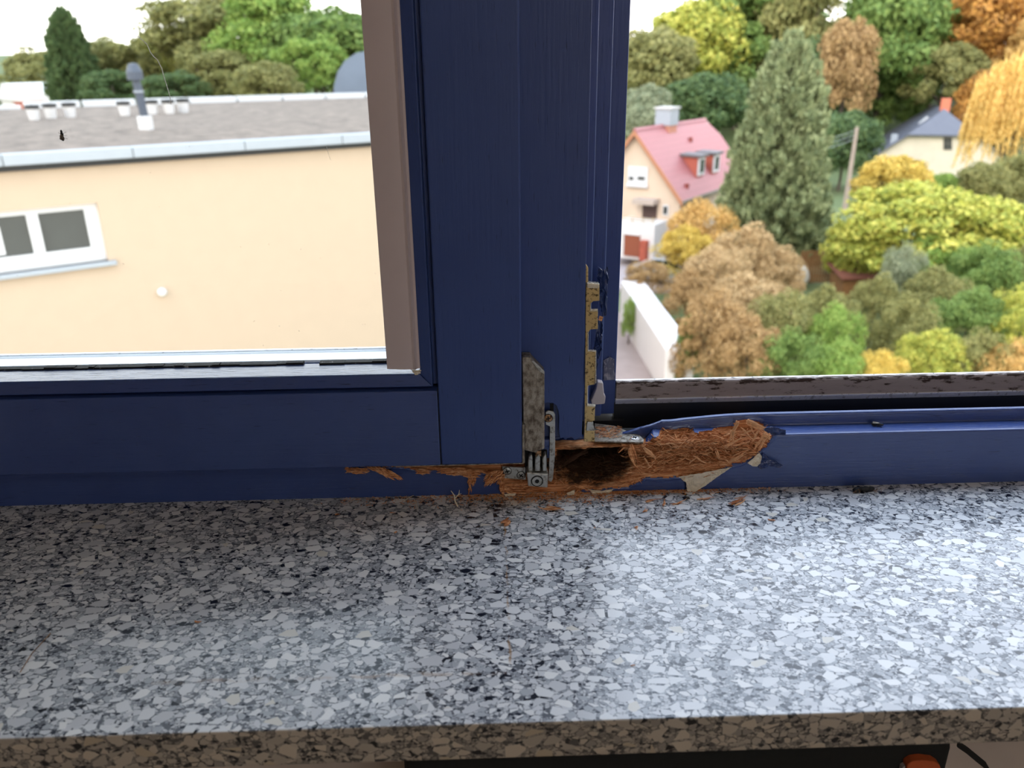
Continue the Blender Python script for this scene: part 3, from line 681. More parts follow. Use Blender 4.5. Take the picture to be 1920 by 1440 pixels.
chip(1193, 990, .005, .0016, 1.0, 3, 'small orange crumb standing alone right of the centre')
chip(372, 1167, .005, .002, .05, 3, 'lone yellowish chip on the left half of the sill')
chip(1187, 1249, .003, .0012, -.4, 2, 'tiny brown chip near the front of the sill, right of centre')
chip(1115, 990, .002, .001, .2, 2, 'very small crumb on the sill right of the brown lump')
# root-like twig and hairs
tw = MB(); b0 = on_sill(856, 951)
tw.tube([b0 + Vector((.001, 0, .0005)), b0 + Vector((-.001, .002, .004)), b0 + Vector((-.0015, .004, .008)), b0 + Vector((-.004, .005, .0115))], [.0007, .0006, .0005, .0003], 6)
tw.tube([b0 + Vector((-.0012, .003, .006)), b0 + Vector((.002, .004, .009)), b0 + Vector((.0025, .005, .012))], [.0005, .0004, .0002], 6)
tw.tube([b0 + Vector((.0015, .0038, .0085)), b0 + Vector((.004, .003, .010))], [.0003, .0002], 5)
tag(tw.build('twig', M['primer']), 'pale forked rootlet standing at the foot of the frame under the sash', 'twig')
for (a, b, c_, lb) in (((757 + 0, 940), (768, 932), (778, 928), 'fine pale fibre leaning on the frame foot left of the rootlet'), ((776, 936), (781, 946), (782, 955), 'fine dark fibre hanging on the sill edge left of the rootlet'), ((95, 1187), (60, 1225), (38, 1260), 'thin brown straw lying across the far left of the sill')):
    o_ = MB().tube([on_sill(*a, .0004), on_sill(*b, .0010), on_sill(*c_, .0004)], .00028, 5).build('fibre', M['screw_brass'] if 'straw' in lb else M['primer']); tag(o_, lb, 'fibre')
# sawdust
mb = MB()
for i in range(2600):
    px = R.gauss(1080, 150) if R.random() < .75 else R.uniform(640, 1450)
    if px < 600 or px > 1480: continue
    base = on_sill(px, 932 - (px - 960) * .021)
    y = -abs(R.gauss(0, .0065)) * (1.0 if px < 1150 else .5); s_ = R.uniform(.0002, .0010)
    p = Vector((base.x, y, s_ * .4)); a = R.uniform(0, 3.14)
    splinter_geo(mb, p, (math.cos(a), math.sin(a), 0), (0, 0, 1), s_ * R.uniform(1.5, 5), s_, s_ * .6, 0, 3)
tag(mb.build('sawdust', M['wood']), 'brown wood dust spread along the foot of the broken frame', 'wood dust', kind='stuff')

# flies
def fly(px, py, surf, name_label, s=1.0, vert=False):
    if vert: c = at(px, py, .0206)
    else: c = surf
    t_ = thing('dead_fly', name_label, 'insect', c)
    ax = Vector((0, 0, 1)) if vert else Vector((.9, -.3, 0)).normalized(); up = Vector((0, -1, 0)) if vert else Vector((0, 0, 1)); sd = ax.cross(up)
    def blob(off, r, n=10): 
        cc = c + off; return [(r * math.sin(math.pi * k / n), -r * math.cos(math.pi * k / n) * 1.6) for k in range(n + 1)], cc
    for nm, o_, r in (('abdomen', -ax * .0017, .0011), ('thorax', ax * .0008, .0010), ('head', ax * .0026, .0007)):
        pr, cc = blob((o_ + up * .0011) * s, r * s); pr = [(max(a, .00002), b) for a, b in pr]
        MB().lathe(cc, ax, pr, 12).build(nm, M['black_rubber'], t_, smooth=True)
    for k in (-1, 1):
        w_ = [Vector((0, 0, 0)), -ax * .0012 + sd * k * .0011, -ax * .0034 + sd * k * .0015, -ax * .0042 + sd * k * .0006, -ax * .0030 + sd * k * .0002]
        w_ = [c + (ax * .0012 + up * .0021 + q_) * s for q_ in w_]
        MB().sweep([w_, [q_ + up * .00006 for q_ in w_]]).build('wing', M['hinge'], t_)
        for j in (-1, 0, 1):
            MB().tube([c + (ax * .0008 * j + up * .0008) * s, c + (ax * .0016 * j + sd * k * .0017 + up * .0015) * s, c + (ax * .0022 * j + sd * k * .0026) * s], .00009 * s, 4).build('leg', M['black_rubber'], t_)
fly(1647, 793, Vector((at(1647, 793, .010).x, .0115, .0461)), 'dead black fly lying on the blue frame ledge at the right', 1.25)
fly(118, 254, None, 'small dark fly sitting on the left window pane', 1.0, True)
bt = thing('dead_beetle', 'dark crumpled insect remains where blue rail meets sill at the right', 'insect', on_sill(1622, 921))
c = on_sill(1622, 921)
for i in range(7):
    p = c + Vector((R.uniform(-.009, .009), R.uniform(-.001, .0015), .0016)); r = R.uniform(.0012, .0024)
    MB().lathe(p, (1, R.uniform(-.4, .4), R.uniform(-.3, .3)), [(r * max(.02, math.sin(math.pi * k / 8)), -r * 1.5 * math.cos(math.pi * k / 8)) for k in range(9)], 10).build('shell', M['black_rubber'], bt, smooth=True)
for i in range(8):
    p = c + Vector((R.uniform(-.011, .011), -.001, .001)); MB().tube([p, p + Vector((R.uniform(-.002, .002), -.0015, R.uniform(.001, .003))), p + Vector((R.uniform(-.004, .004), -.003, 0))], .00016, 4).build('leg', M['screw_brass'], bt)

# ================================================================== BAG UNDER THE SILL
blk = simple('black_cloth', (.008, .010, .010, 1), .85, var=.3, scale=300)
org = simple('orange_cloth', (.62, .12, .03, 1), .7, var=.2, scale=200)
BY = -.16
a = at(753, 1430, BY); b = at(1797, 1396, BY)
bag = thing('fabric_bag', 'black fabric bag with strap and orange patch under the stone sill', 'bag', ((a.x + b.x) / 2, -.1, -.9))
mb = MB(); ring = []
def bagring(z, s): return [(a.x + (b.x - a.x) * (.5 + .5 * s * u), -.095 + .065 * s * v, z) for u, v in ((-1, -.9), (-.97, -1), (0, -1.05), (.97, -1), (1, -.9), (1, .9), (.97, 1), (-.97, 1), (-1, .9))]
mb.sweep([bagring(z, s) for z, s in ((-.9, .97), (-.7, 1.0), (-.3, 1.0), (-.11, 1.0), (-.10, .97))]); mb.build('body', blk, bag, .004)
pts = [(1700, 1452), (1701, 1435), (1712, 1428), (1730, 1426), (1752, 1429), (1763, 1436), (1768, 1452)]
pxp(pts, BY - .006, BY + .002, 'patch', org, bag, .001)
pxp([(1692, 1440), (1702, 1434), (1702, 1450), (1690, 1450)], BY - .004, BY + .002, 'patch_edge', M['white_plastic'], bag, .0005)
sp_ = [(1796, 1392), (1815, 1405), (1833, 1420), (1848, 1432), (1856, 1446), (1862, 1470)]
mb = MB(); mb.sweep([[at(x, y - 4, BY) , at(x, y - 4, BY + .012), at(x - 3, y + 8, BY + .012), at(x - 3, y + 8, BY)] for x, y in sp_]); mb.build('strap', blk, bag, .001)
# ================================================================== OUTSIDE
_simple = simple
def simple(name, col, *a, **k): return _simple(name, (col[0] * .72, col[1] * .70, col[2] * .70, 1), *a, **k)
GZ = -10.3
CZ = .31
def sm(a, b, x): t_ = min(1, max(0, (x - a) / (b - a))); return t_ * t_ * (3 - 2 * t_)
def ground(x, y):
    z = GZ
    z += 11 * sm(86, 135, y) * sm(-10, 40, x)
    z += 6 * sm(300, 700, y) + 20 * sm(430, 800, y) * sm(-60, -320, x)
    return z
gx = np.linspace(-420, 300, 90); gy = np.concatenate([np.linspace(3, 140, 70), np.linspace(150, 1200, 40)])
gv = [(x, y, ground(x, y) + (.25 * mn.noise(Vector((x * .2, y * .2, 0))) if y > 20 else 0)) for x in gx for y in gy]
n_ = len(gy); gf = [(i * n_ + j, (i + 1) * n_ + j, (i + 1) * n_ + j + 1, i * n_ + j + 1) for i in range(len(gx) - 1) for j in range(n_ - 1)]
t = NT('meadow_ground'); nz = t.noise(t.coord(), .35, 6); nz2 = t.noise(t.coord(), 3.0, 4)
t.set(Base_Color=t.mix(nz2, t.ramp(nz, [(.35, (.05, .08, .025, 1)), (.6, (.10, .12, .045, 1))]), (.10, .13, .04, 1)), Roughness=.95); M['ground'] = t.m
mb = MB(); mb.v = gv; mb.f = gf; struct(mb.build('ground', M['ground'], smooth=True))

# ---- foliage
def desat(c_):
    L = .3 * c_[0] + .6 * c_[1] + .1 * c_[2]
    return tuple((v * .90 + L * .10) * k_ + .014 for v, k_ in zip(c_[:3], (1.0, .90, .70))) + (1,)
def leafmat(name, cols, trans=.35):
    t = NT(name); ge = t.n('ShaderNodeNewGeometry'); r = ge.outputs['Random Per Island']
    nz = t.noise(t.coord(), 2.2, 3)
    k = t.math('ADD', t.math('MULTIPLY', r, .5), t.math('MULTIPLY', nz, .5))
    pts = [(.22 + .56 * i / (len(cols) - 1), desat(c_)) for i, c_ in enumerate(cols)]
    col = t.ramp(k, pts)
    out = [q_ for q_ in t.t.nodes if q_.type == 'OUTPUT_MATERIAL'][0]
    t.set(Base_Color=col, Roughness=.65, Specular_IOR_Level=.2)
    tl_ = t.n('ShaderNodeBsdfTranslucent'); t.l(col, tl_.inputs[0]); mx = t.n('ShaderNodeMixShader'); mx.inputs[0].default_value = trans
    t.l(t.b.outputs[0], mx.inputs[1]); t.l(tl_.outputs[0], mx.inputs[2]); t.l(mx.outputs[0], out.inputs[0]); return t.m
LM = {
    'green': leafmat('leaves_green', [(.07, .16, .025, 1), (.15, .27, .055, 1), (.24, .36, .09, 1)]),
    'bright': leafmat('leaves_bright_green', [(.11, .24, .03, 1), (.22, .38, .06, 1), (.36, .50, .12, 1)]),
    'olive': leafmat('leaves_olive', [(.13, .15, .045, 1), (.24, .26, .085, 1), (.38, .38, .15, 1)]),
    'dark': leafmat('leaves_dark_green', [(.035, .09, .03, 1), (.08, .16, .055, 1), (.15, .24, .085, 1)]),
    'yellowgreen': leafmat('leaves_yellow_green', [(.20, .28, .03, 1), (.42, .48, .06, 1), (.68, .66, .13, 1)]),
    'yellow': leafmat('leaves_yellow', [(.34, .27, .035, 1), (.62, .48, .07, 1), (.85, .68, .16, 1)]),
    'gold': leafmat('leaves_gold', [(.33, .20, .05, 1), (.58, .38, .11, 1), (.80, .56, .22, 1)]),
    'tan': leafmat('leaves_tan', [(.30, .22, .11, 1), (.50, .37, .21, 1), (.68, .53, .34, 1)]),
    'brown': leafmat('leaves_russet_brown', [(.22, .14, .06, 1), (.42, .28, .13, 1), (.58, .42, .22, 1)]),
    'orange': leafmat('leaves_orange', [(.22, .11, .02, 1), (.48, .23, .035, 1), (.68, .38, .07, 1)]),
    'grey': leafmat('leaves_grey_green', [(.13, .19, .12, 1), (.25, .31, .22, 1), (.38, .44, .33, 1)]),
    'spruce': leafmat('needles_blue_green', [(.09, .14, .065, 1), (.20, .27, .14, 1), (.34, .42, .25, 1)], .15),
    'willow': leafmat('leaves_willow_gold', [(.50, .35, .08, 1), (.80, .58, .17, 1), (.95, .75, .32, 1)]),
}
bark = simple('bark', (.13, .10, .075, 1), .95, var=.4, scale=8, bump=.02)

def quads_mesh(name, C, U, V):
    n = len(C); P = np.stack([C - U, C + V * .55 , C + U, C - V * .55], 1).reshape(-1, 3)
    me_ = bpy.data.meshes.new(name); me_.vertices.add(4 * n); me_.vertices.foreach_set('co', P.astype(np.float32).ravel())
    me_.loops.add(4 * n); me_.loops.foreach_set('vertex_index', np.arange(4 * n, dtype=np.int32))
    me_.polygons.add(n); me_.polygons.foreach_set('loop_start', np.arange(0, 4 * n, 4, dtype=np.int32)); me_.update(); return me_
def unit(a): return a / (np.linalg.norm(a, axis=-1, keepdims=True) + 1e-9)
def crown_mesh(seed, n_clump=70, per=170, leaf=.05, cr_=(.20, .34), shell=.72):
    g = np.random.default_rng(seed); d = unit(g.normal(size=(n_clump, 3))); d[:, 2] = np.where(d[:, 2] < -.55, -d[:, 2], d[:, 2])
    rr = g.uniform(shell * .8, shell * 1.08, (n_clump, 1)); rr[: n_clump // 5] *= .55
    c = d * rr; rad = g.uniform(*cr_, n_clump)
    C = []; Nn = []
    for i in range(n_clump):
        q_ = unit(g.normal(size=(per, 3)) + d[i] * .5 + np.array([0, 0, .35])); C.append(c[i] + q_ * rad[i] * g.uniform(.65, 1.08, (per, 1)) * np.array([1.1, 1.1, .8])); Nn.append(q_)
    C = np.concatenate(C); Nn = unit(np.concatenate(Nn) + g.normal(size=C.shape) * .55)
    U = unit(np.cross(Nn, g.normal(size=C.shape))); V = np.cross(Nn, U); s_ = leaf * g.uniform(.6, 1.25, (len(C), 1))
    return quads_mesh('crown', C, U * s_, V * s_)
CR = [crown_mesh(s_) for s_ in (1, 2, 3)] + [crown_mesh(s_, 90, 150, .042, (.14, .24), .8) for s_ in (4, 5)]
SH = [crown_mesh(s_, 90, 150, .034, (.12, .30), .82) for s_ in (21, 22)]   # finer, raggeder shrubs
def conifer_mesh(seed, tiers=30, leaf=.013):
    g = np.random.default_rng(seed); C = []; U = []; V = []
    for i in range(tiers):
        t_ = i / (tiers - 1); z = 1 - t_ * 1.0; env = (.13 + .87 * t_ ** .46) * (1 if t_ < .72 else 1 - (t_ - .72) * .9)
        nb = int(7 + 13 * t_)
        for k in range(nb):
            az = 2 * math.pi * (k + g.uniform(-.35, .35)) / nb + i * 1.3; L = env * g.uniform(.78, 1.12); m_ = int(90 + 150 * L)
            f = g.uniform(.25, 1, m_) ** .7; rx = f * L
            zz = z + .035 - .10 * f * L + .05 * f * f * L + g.normal(0, .012, m_)
            sp = (1 - f) * .05 + .035; aa = az + g.normal(0, 1, m_) * (sp / np.maximum(rx, .12))
            C.append(np.stack([np.cos(aa) * rx, np.sin(aa) * rx, zz], 1))
            dr = np.stack([np.cos(aa) * .8, np.sin(aa) * .8, np.full(m_, .75)], 1) + g.normal(0, .5, (m_, 3)); dr = unit(dr)
            U.append(dr); V.append(unit(np.cross(dr, g.normal(size=(m_, 3)))))
    C = np.concatenate(C); U = np.concatenate(U); V = np.concatenate(V); s_ = leaf * g.uniform(.7, 1.5, (len(C), 1))
    return quads_mesh('needles', C, U * s_ * np.array([2.6, 2.6, 1.3]), V * s_ * np.array([1.8, 1.8, .9]))
def willow_mesh(seed):
    g = np.random.default_rng(seed); C = []; U = []; V = []
    for i in range(520):
        d = unit(g.normal(size=3)); d[2] = abs(d[2]); p = d * np.array([.95, .95, .9]) * g.uniform(.7, 1); L = g.uniform(.5, 1.3); m_ = 46
        t_ = np.linspace(0, 1, m_); pts = p + np.stack([d[0] * .12 * t_ + g.normal(0, .012, m_), d[1] * .12 * t_ + g.normal(0, .012, m_), -L * t_], 1)
        C.append(pts); u = unit(np.array([0, 0, -1.]) + g.normal(0, .35, (m_, 3))); U.append(u); V.append(unit(np.cross(u, g.normal(size=(m_, 3)))))
    C = np.concatenate(C); U = np.concatenate(U); V = np.concatenate(V)
    return quads_mesh('crown', C, U * .045, V * .024)
CONS = [conifer_mesh(5), conifer_mesh(6, 40, .015)]; WIL = willow_mesh(3)
for m_ in CR + SH + CONS + [WIL]: m_.materials.append(LM['green'])
def leafobj(name, mesh, mat, parent, loc, scale, rz):
    ob = bpy.data.objects.new(name, mesh); COL.objects.link(ob); ob.parent = parent
    ob.location = Vector(loc) - parent_world(parent); ob.scale = scale; ob.rotation_euler = (0, 0, rz)
    ob.material_slots[0].link = 'OBJECT'; ob.material_slots[0].material = LM[mat]; return ob
def tree(px, pt, pb, D, wpx, col, label, kind='tree', group=None, mesh=None, deep=1.0, lean=0):
    T = at(px, pt, D); B = at(px, pb, D); top, bot = T.z, B.z; rx = wpx / 2 * (D + .55) / F / .93 * .95
    c = Vector((T.x * .5 + B.x * .5, D, (top + bot) / 2)); gz = ground(c.x, c.y)
    if bot < gz: bot = gz
    rz_ = (top - bot) / 2; c.z = (top + bot) / 2
    nm = {'tree': 'tree', 'shrub': 'shrub', 'conifer': 'conifer', 'willow': 'willow'}[kind]
    t_ = thing(nm, label, 'shrub' if kind == 'shrub' else 'tree', (c.x, c.y, gz - .1), group)
    if kind == 'conifer':
        leafobj('needles', mesh or CONS[0], col, t_, (c.x, c.y, bot), (rx, rx, top - bot), R.uniform(0, 6)); tr = (gz - .1, top - (top - bot) * .08)
    elif kind == 'willow':
        leafobj('crown', WIL, col, t_, (c.x, c.y, c.z + rz_ * .2), (rx, rx, rz_ * .9), R.uniform(0, 6)); tr = (gz - .1, c.z)
    else:
        leafobj('crown', mesh or R.choice(SH if kind == 'shrub' else CR), col, t_, c, (rx, rx * deep, rz_ * 1.02), R.uniform(0, 6)); tr = (gz - .1, c.z + rz_ * .5)
    r0 = max(.05, .022 * (tr[1] - tr[0])) * (1.3 if kind != 'shrub' else .8)
    pts = [Vector((c.x + (.15 * mn.noise(Vector((k, c.x, 0)))) * (k > 0), c.y, tr[0] + (tr[1] - tr[0]) * k / 5)) for k in range(6)]
    mb = MB(); mb.tube(pts, [r0 * (1 - .14 * k) for k in range(6)], 8)
    if kind != 'conifer':
        for k in range(5):
            a = R.uniform(0, 6.28); s0 = pts[3]; e0 = c + Vector((math.cos(a) * rx * .6, math.sin(a) * rx * .6, rz_ * R.uniform(-.1, .5)))
            mb.tube([s0, (s0 + e0) / 2 + Vector((0, 0, -.1 * rz_)), e0], [r0 * .45, r0 * .3, r0 * .12], 5)
    mb.build('trunk', bark, t_); return t_

# right-hand garden trees and shrubs
gp_ = 'garden shrubs and trees below the window'
for a in (
 (1462, 84, 486, 42, 225, 'spruce', 'tall blue-green spruce standing right of the red-roofed house', 'conifer'),
 (1700, 340, 600, 36, 330, 'yellowgreen', 'broad yellow-green tree in front of the slate-roofed house', 'tree', 3),
 (1600, 400, 600, 38, 120, 'yellowgreen', 'small yellow-green tree right against the spruce', 'tree', 1),
 (1845, 365, 600, 35, 260, 'yellowgreen', 'yellow-green tree at the right edge, next to the broad one', 'tree', 0),
 (1760, 440, 600, 33, 200, 'bright', 'bright green tree just in front of the broad yellow-green one', 'tree', 4),
 (1675, 286, 400, 44, 150, 'yellow', 'golden yellow tree crown just left below the slate-roofed house', 'tree', 1),
 (1760, 322, 420, 46, 100, 'bright', 'small green tree under the small window of the slate-roofed house', 'tree', 0),
 (1835, 300, 420, 45, 110, 'olive', 'olive tree right below the slate-roofed house', 'tree', 2),
 (1318, 378, 540, 38.5, 160, 'gold', 'golden shrub in front of the red-roofed house', 'shrub', 0),
 (1285, 425, 540, 36.5, 130, 'yellow', 'bright golden-yellow shrub beside the brick pillar', 'shrub', 1),
 (1395, 418, 600, 33.5, 150, 'tan', 'dry tan shrub between golden shrub and spruce', 'shrub', 1),
 (1345, 465, 600, 31, 150, 'tan', 'dry tan shrub below the golden ones', 'shrub', 0),
 (1455, 462, 600, 33, 120, 'tan', 'pinkish-tan shrub below the spruce', 'shrub', 1),
 (1213, 492, 560, 33.6, 110, 'brown', 'small russet shrub above the white garden wall', 'shrub', 0),
 (1296, 505, 640, 29.5, 120, 'brown', 'russet shrub behind the white garden wall', 'shrub', 1),
 (1400, 515, 700, 27.5, 190, 'tan', 'large tan shrub left of the white sack', 'shrub', 1),
 (1330, 550, 760, 24.3, 160, 'brown', 'big russet-brown shrub right of the white garden wall', 'shrub', 0),
 (1285, 590, 760, 24.6, 50, 'green', 'narrow green shrub overlapping the end of the white garden wall', 'shrub', 1),
 (1395, 590, 800, 22.6, 170, 'brown', 'low brown shrub at the bottom beside the big russet one', 'shrub', 1),
 (1465, 548, 760, 25, 160, 'olive', 'olive-coloured shrub below the white sack', 'shrub', 0),
 (1545, 535, 760, 26, 130, 'olive', 'tall olive shrub below the brown fence', 'shrub', 1),
 (1560, 575, 780, 24, 130, 'bright', 'fresh green shrub in the middle of the lower garden', 'shrub', 0),
 (1630, 512, 760, 27.5, 110, 'olive', 'olive shrub right of the brown fence', 'shrub', 1),
 (1685, 462, 680, 31, 110, 'grey', 'grey-green willowy shrub in front of the broad yellow-green tree', 'shrub', 0),
 (1745, 500, 720, 28.5, 150, 'olive', 'pale olive shrub right of the grey-green one', 'shrub', 1),
 (1830, 460, 680, 30.5, 170, 'green', 'mid-green tall shrub near the right edge', 'shrub', 0),
 (1905, 455, 680, 31, 140, 'olive', 'tall olive shrub cut by the right edge of the photograph', 'shrub', 1),
 (1690, 560, 780, 24.5, 140, 'olive', 'olive shrub in front of the pale one', 'shrub', 0),
 (1800, 540, 780, 25.5, 160, 'green', 'mid-green shrub low in the view, right of centre', 'shrub', 1),
 (1890, 545, 780, 25, 160, 'yellowgreen', 'yellow-green shrub low at the right edge', 'shrub', 0),
 (1480, 625, 800, 21.5, 160, 'green', 'green shrub at the bottom between brown and bright green ones', 'shrub', 0),
 (1570, 640, 800, 21, 150, 'bright', 'bright green shrub at the very bottom, centre', 'shrub', 1),
 (1650, 660, 800, 20.5, 130, 'yellow', 'low yellow shrub just over the window ledge', 'shrub', 0),
 (1740, 615, 800, 21.8, 170, 'yellowgreen', 'yellow-green shrub just over the window ledge', 'shrub', 1),
 (1830, 625, 800, 21.4, 140, 'olive', 'olive shrub between the yellow-green and the ochre ones at the bottom', 'shrub', 0),
 (1885, 640, 800, 21, 150, 'gold', 'ochre shrub low at the right, just over the ledge', 'shrub', 1),
 (1178, 560, 700, 30, 34, 'bright', 'low green weeds at the left foot of the white garden wall', 'shrub', 0)):
    tree(*a[:8], group=gp_, mesh=None if a[7] == 'conifer' else (CR[a[8]] if a[7] == 'tree' else SH[a[8]]), deep=.9)
tree(1895, 95, 330, 58, 150, 'willow', 'golden weeping willow at the upper right edge', 'willow')
tree(1890, 290, 520, 50, 150, 'olive', 'olive-grey tree below the golden willow', deep=.7)
# forest slope behind
fs = [(1225, 40, 240, 92, 170, 'olive', 'olive tree of the wood directly above the red roof'), (1300, -10, 220, 100, 190, 'yellowgreen', 'yellow-tinged tree of the wood above the chimney of the red house'),
      (1390, -60, 240, 104, 220, 'green', 'tall green tree of the wood behind the spruce tip'), (1490, -70, 260, 100, 190, 'olive', 'dull green tree of the wood right of the spruce tip'),
      (1585, 25, 260, 88, 110, 'brown', 'brownish narrow tree in the wood between spruce and slate roof'), (1660, -50, 250, 96, 220, 'green', 'green tree of the wood above the power pole'),
      (1760, -80, 240, 106, 220, 'dark', 'dark green tree high above the slate-roofed house'), (1855, -40, 170, 94, 190, 'orange', 'large rust-orange tree at the top right'),
      (1770, 80, 240, 90, 150, 'olive', 'olive-gold tree left below the rust-orange tree'), (1215, 150, 310, 75, 110, 'grey', 'grey-green tree left behind the red-roofed house'),
      (1320, 130, 290, 80, 170, 'dark', 'dark tree right behind the red roof'), (1580, 200, 380, 72, 150, 'dark', 'dark green trees behind the power pole'),
      (1650, 120, 330, 98, 150, 'green', 'green tree left of the slate roof'), (1860, 120, 300, 84, 150, 'orange', 'lower orange-brown tree behind the slate-roofed house'),
      (1200, 190, 330, 70, 80, 'grey', 'pale green conical tree at the left corner of the open window'), (1930, 20, 260, 86, 130, 'gold', 'golden tree at the top right edge'),
      (1800, 240, 380, 95, 200, 'dark', 'dark undergrowth tree behind the slate-roofed house'), (1700, -20, 200, 112, 260, 'dark', 'farthest dark tree of the wood on the right'),
      (1420, 10, 300, 112, 320, 'green', 'farthest green tree of the wood behind the spruce'), (1240, 70, 300, 108, 240, 'green', 'green tree deep in the wood behind the red house'),
      (1530, 60, 330, 94, 150, 'dark', 'dark green tree right of the spruce'), (1950, -60, 200, 104, 240, 'orange', 'tall orange tree beyond the right edge of the view')]
for (px, pt, pb, D, wp, c_, lb) in fs: tree(px, pt, pb, D, wp, c_, lb, group='trees of the wooded slope')
# left-hand trees beyond the flat roof
ls = [(135, 25, 220, 62, 105, 'dark', 'pointed dark spruce rising above the flat roof at the left', 'conifer'), (195, 65, 230, 66, 170, 'olive', 'dull green tree right of the pointed dark spruce', 'tree'),
      (85, 85, 215, 90, 150, 'olive', 'hazy olive tree left of the pointed dark spruce', 'tree'), (265, 75, 230, 72, 180, 'green', 'green tree behind the tall roof vent pipe', 'tree'),
      (330, 50, 220, 70, 170, 'yellowgreen', 'yellowish tree right of the roof vent pipe', 'tree'), (385, -25, 210, 68, 240, 'olive', 'tall olive tree reaching the top edge left of centre', 'tree'),
      (505, -40, 200, 62, 200, 'bright', 'big fresh green tree reaching the top edge', 'tree'), (625, 5, 210, 60, 230, 'green', 'green tree beside the taupe plastic strip', 'tree'),
      (505, 110, 215, 50, 130, 'olive', 'low yellowish bush in front of the big fresh green tree', 'tree'), (420, 90, 215, 58, 150, 'olive', 'brownish tree between the olive and the fresh green one', 'tree'),
      (330, 130, 220, 56, 130, 'dark', 'dark bluish-green bush just over the roof edge', 'tree'), (590, 60, 215, 55, 150, 'bright', 'fresh green crown left of the domed grey reflection', 'tree'), (30, 150, 215, 120, 90, 'grey', 'pale hazy tree at the far left', 'tree'),
      (215, 130, 225, 58, 120, 'dark', 'dark low tree left behind the vent pipe', 'tree'), (440, 140, 220, 66, 200, 'dark', 'dark tree low behind the roof edge, centre', 'tree'), (690, 10, 220, 66, 150, 'green', 'green tree half hidden by the taupe strip', 'tree')]
for (px, pt, pb, D, wp, c_, lb, kd) in ls: tree(px, pt, pb, D, wp, c_, lb, kd, group='trees behind the flat roof', mesh=CONS[1] if kd == 'conifer' else None)

# ---- materials of the buildings
cream = simple('cream_render', (.66, .515, .375, 1), .9, var=.03, scale=3)
peach = simple('peach_render', (.82, .66, .50, 1), .9, var=.06, scale=1.5)
pale = simple('pale_cream_render', (.84, .76, .58, 1), .9, var=.14, scale=.9)
whitew = simple('white_render', (.92, .90, .87, 1), .8, var=.04, scale=2)
upvc = simple('white_window_plastic', (.85, .86, .86, 1), .4, var=.02)
zincsheet = simple('pale_zinc_sheet', (.46, .51, .56, 1), .45, .2, var=.06, scale=4)
darkglass = simple('dark_window_glass', (.055, .065, .06, 1), .12, var=.3, scale=2)
def tiles(name, c1, c2, per):
    t = NT(name); v = t.coord(); wv_ = t.n('ShaderNodeTexWave', bands_direction='Z', wave_profile='SAW'); wv_.inputs['Scale'].default_value = per; wv_.inputs['Distortion'].default_value = 0
    t.l(v, wv_.inputs[0]); c_ = t.mix(t.noise(v, 3, 4), c1, c2); c_ = t.mix(1.0, c_, t.ramp(wv_.outputs['Fac'], [(0, G(.72)), (.12, G(1))]), 'MULTIPLY')
    t.set(Base_Color=c_, Roughness=.5); t.bump(wv_.outputs['Fac'], .02); return t.m
redroof = tiles('red_roof', (.31, .105, .105, 1), (.35, .125, .125, 1), 1.1)
slate = tiles('slate_roof', (.085, .09, .115, 1), (.12, .125, .15, 1), 1.0)
gravel = NT('roof_gravel'); nz = gravel.noise(gravel.coord(), 2.2, 8, .85); n2 = gravel.noise(gravel.coord((.4, 1.5, 1)), .8, 3)
gravel.set(Base_Color=gravel.mix(n2, gravel.ramp(nz, [(.43, (.05, .035, .025, 1)), (.56, (.30, .225, .175, 1))]), (.15, .11, .085, 1)), Roughness=.95); gravel = gravel.m

# ---- flat-roofed building opposite
RZ = -.94
A = atz(0, 290, RZ); B = atz(695, 249, RZ); u = (B - A); u.z = 0; u.normalize(); nrm = Vector((u.y, -u.x, 0))   # nrm points to the camera
S0, S1, DP = -14, (B - A).length + 4.0, 21.0
flatb = thing('flat_roofed_building', 'cream rendered building with gravelled flat roof seen through the left pane', 'building', (A.x, A.y, GZ))
def fb(s, dpt, z):
    if abs(s - S1) < 1e-6: s = S1 + .42 * dpt
    p = A + u * s - nrm * dpt; return Vector((p.x, p.y, z))
LN = (B - A).length
def fbox(s0, s1, d0, d1, z0, z1): 
    return MB().sweep([[fb(s0, d0, z0), fb(s1, d0, z0), fb(s1, d1, z0), fb(s0, d1, z0)], [fb(s0, d0, z1), fb(s1, d0, z1), fb(s1, d1, z1), fb(s0, d1, z1)]])
FH = (atp(300, 296, fb(0, .1, 0), nrm).z)
# wall with window hole: four boxes
wl = atp(-190, 400, A, nrm); wr = atp(182, 381, A, nrm); wt = (atp(0, 397, A, nrm).z + wr.z) / 2; wb = (atp(0, 513, A, nrm).z + atp(190, 492, A, nrm).z) / 2
sl = (wl - A).dot(u); sr = (wr - A).dot(u)
mb = MB()
for a_ in ((S0, sl, 0, DP, GZ - .5, RZ - .12), (sr, S1, 0, DP, GZ - .5, RZ - .12), (sl, sr, 0, DP, GZ - .5, wb), (sl, sr, 0, DP, wt, RZ - .12), (sl, sr, 1.2, DP, wb, wt)):
    b_ = fbox(*a_); mb.add(b_.v, b_.f)
mb.build('wall', cream, flatb)
fbox(S0 - .1, S1, .0, DP + .1, RZ - .12, RZ - .02).build('roof', gravel, flatb)
# fascia: sheets with seams + drip edge
k = S0
fpl = [atp(x, y, A + nrm * .22, nrm) for x, y in ((300, 273), (300, 293))]
while k < S1:
    fbox(k + .006, min(k + 2.0, S1) - .006, -.22, .10, fpl[1].z, fpl[0].z).build('fascia_sheet', zincsheet, flatb, .012); k += 2.0
fbox(S0, S1, -.10, .02, fpl[1].z - .10, fpl[1].z + .01).build('drip_edge', M['black_rubber'], flatb)
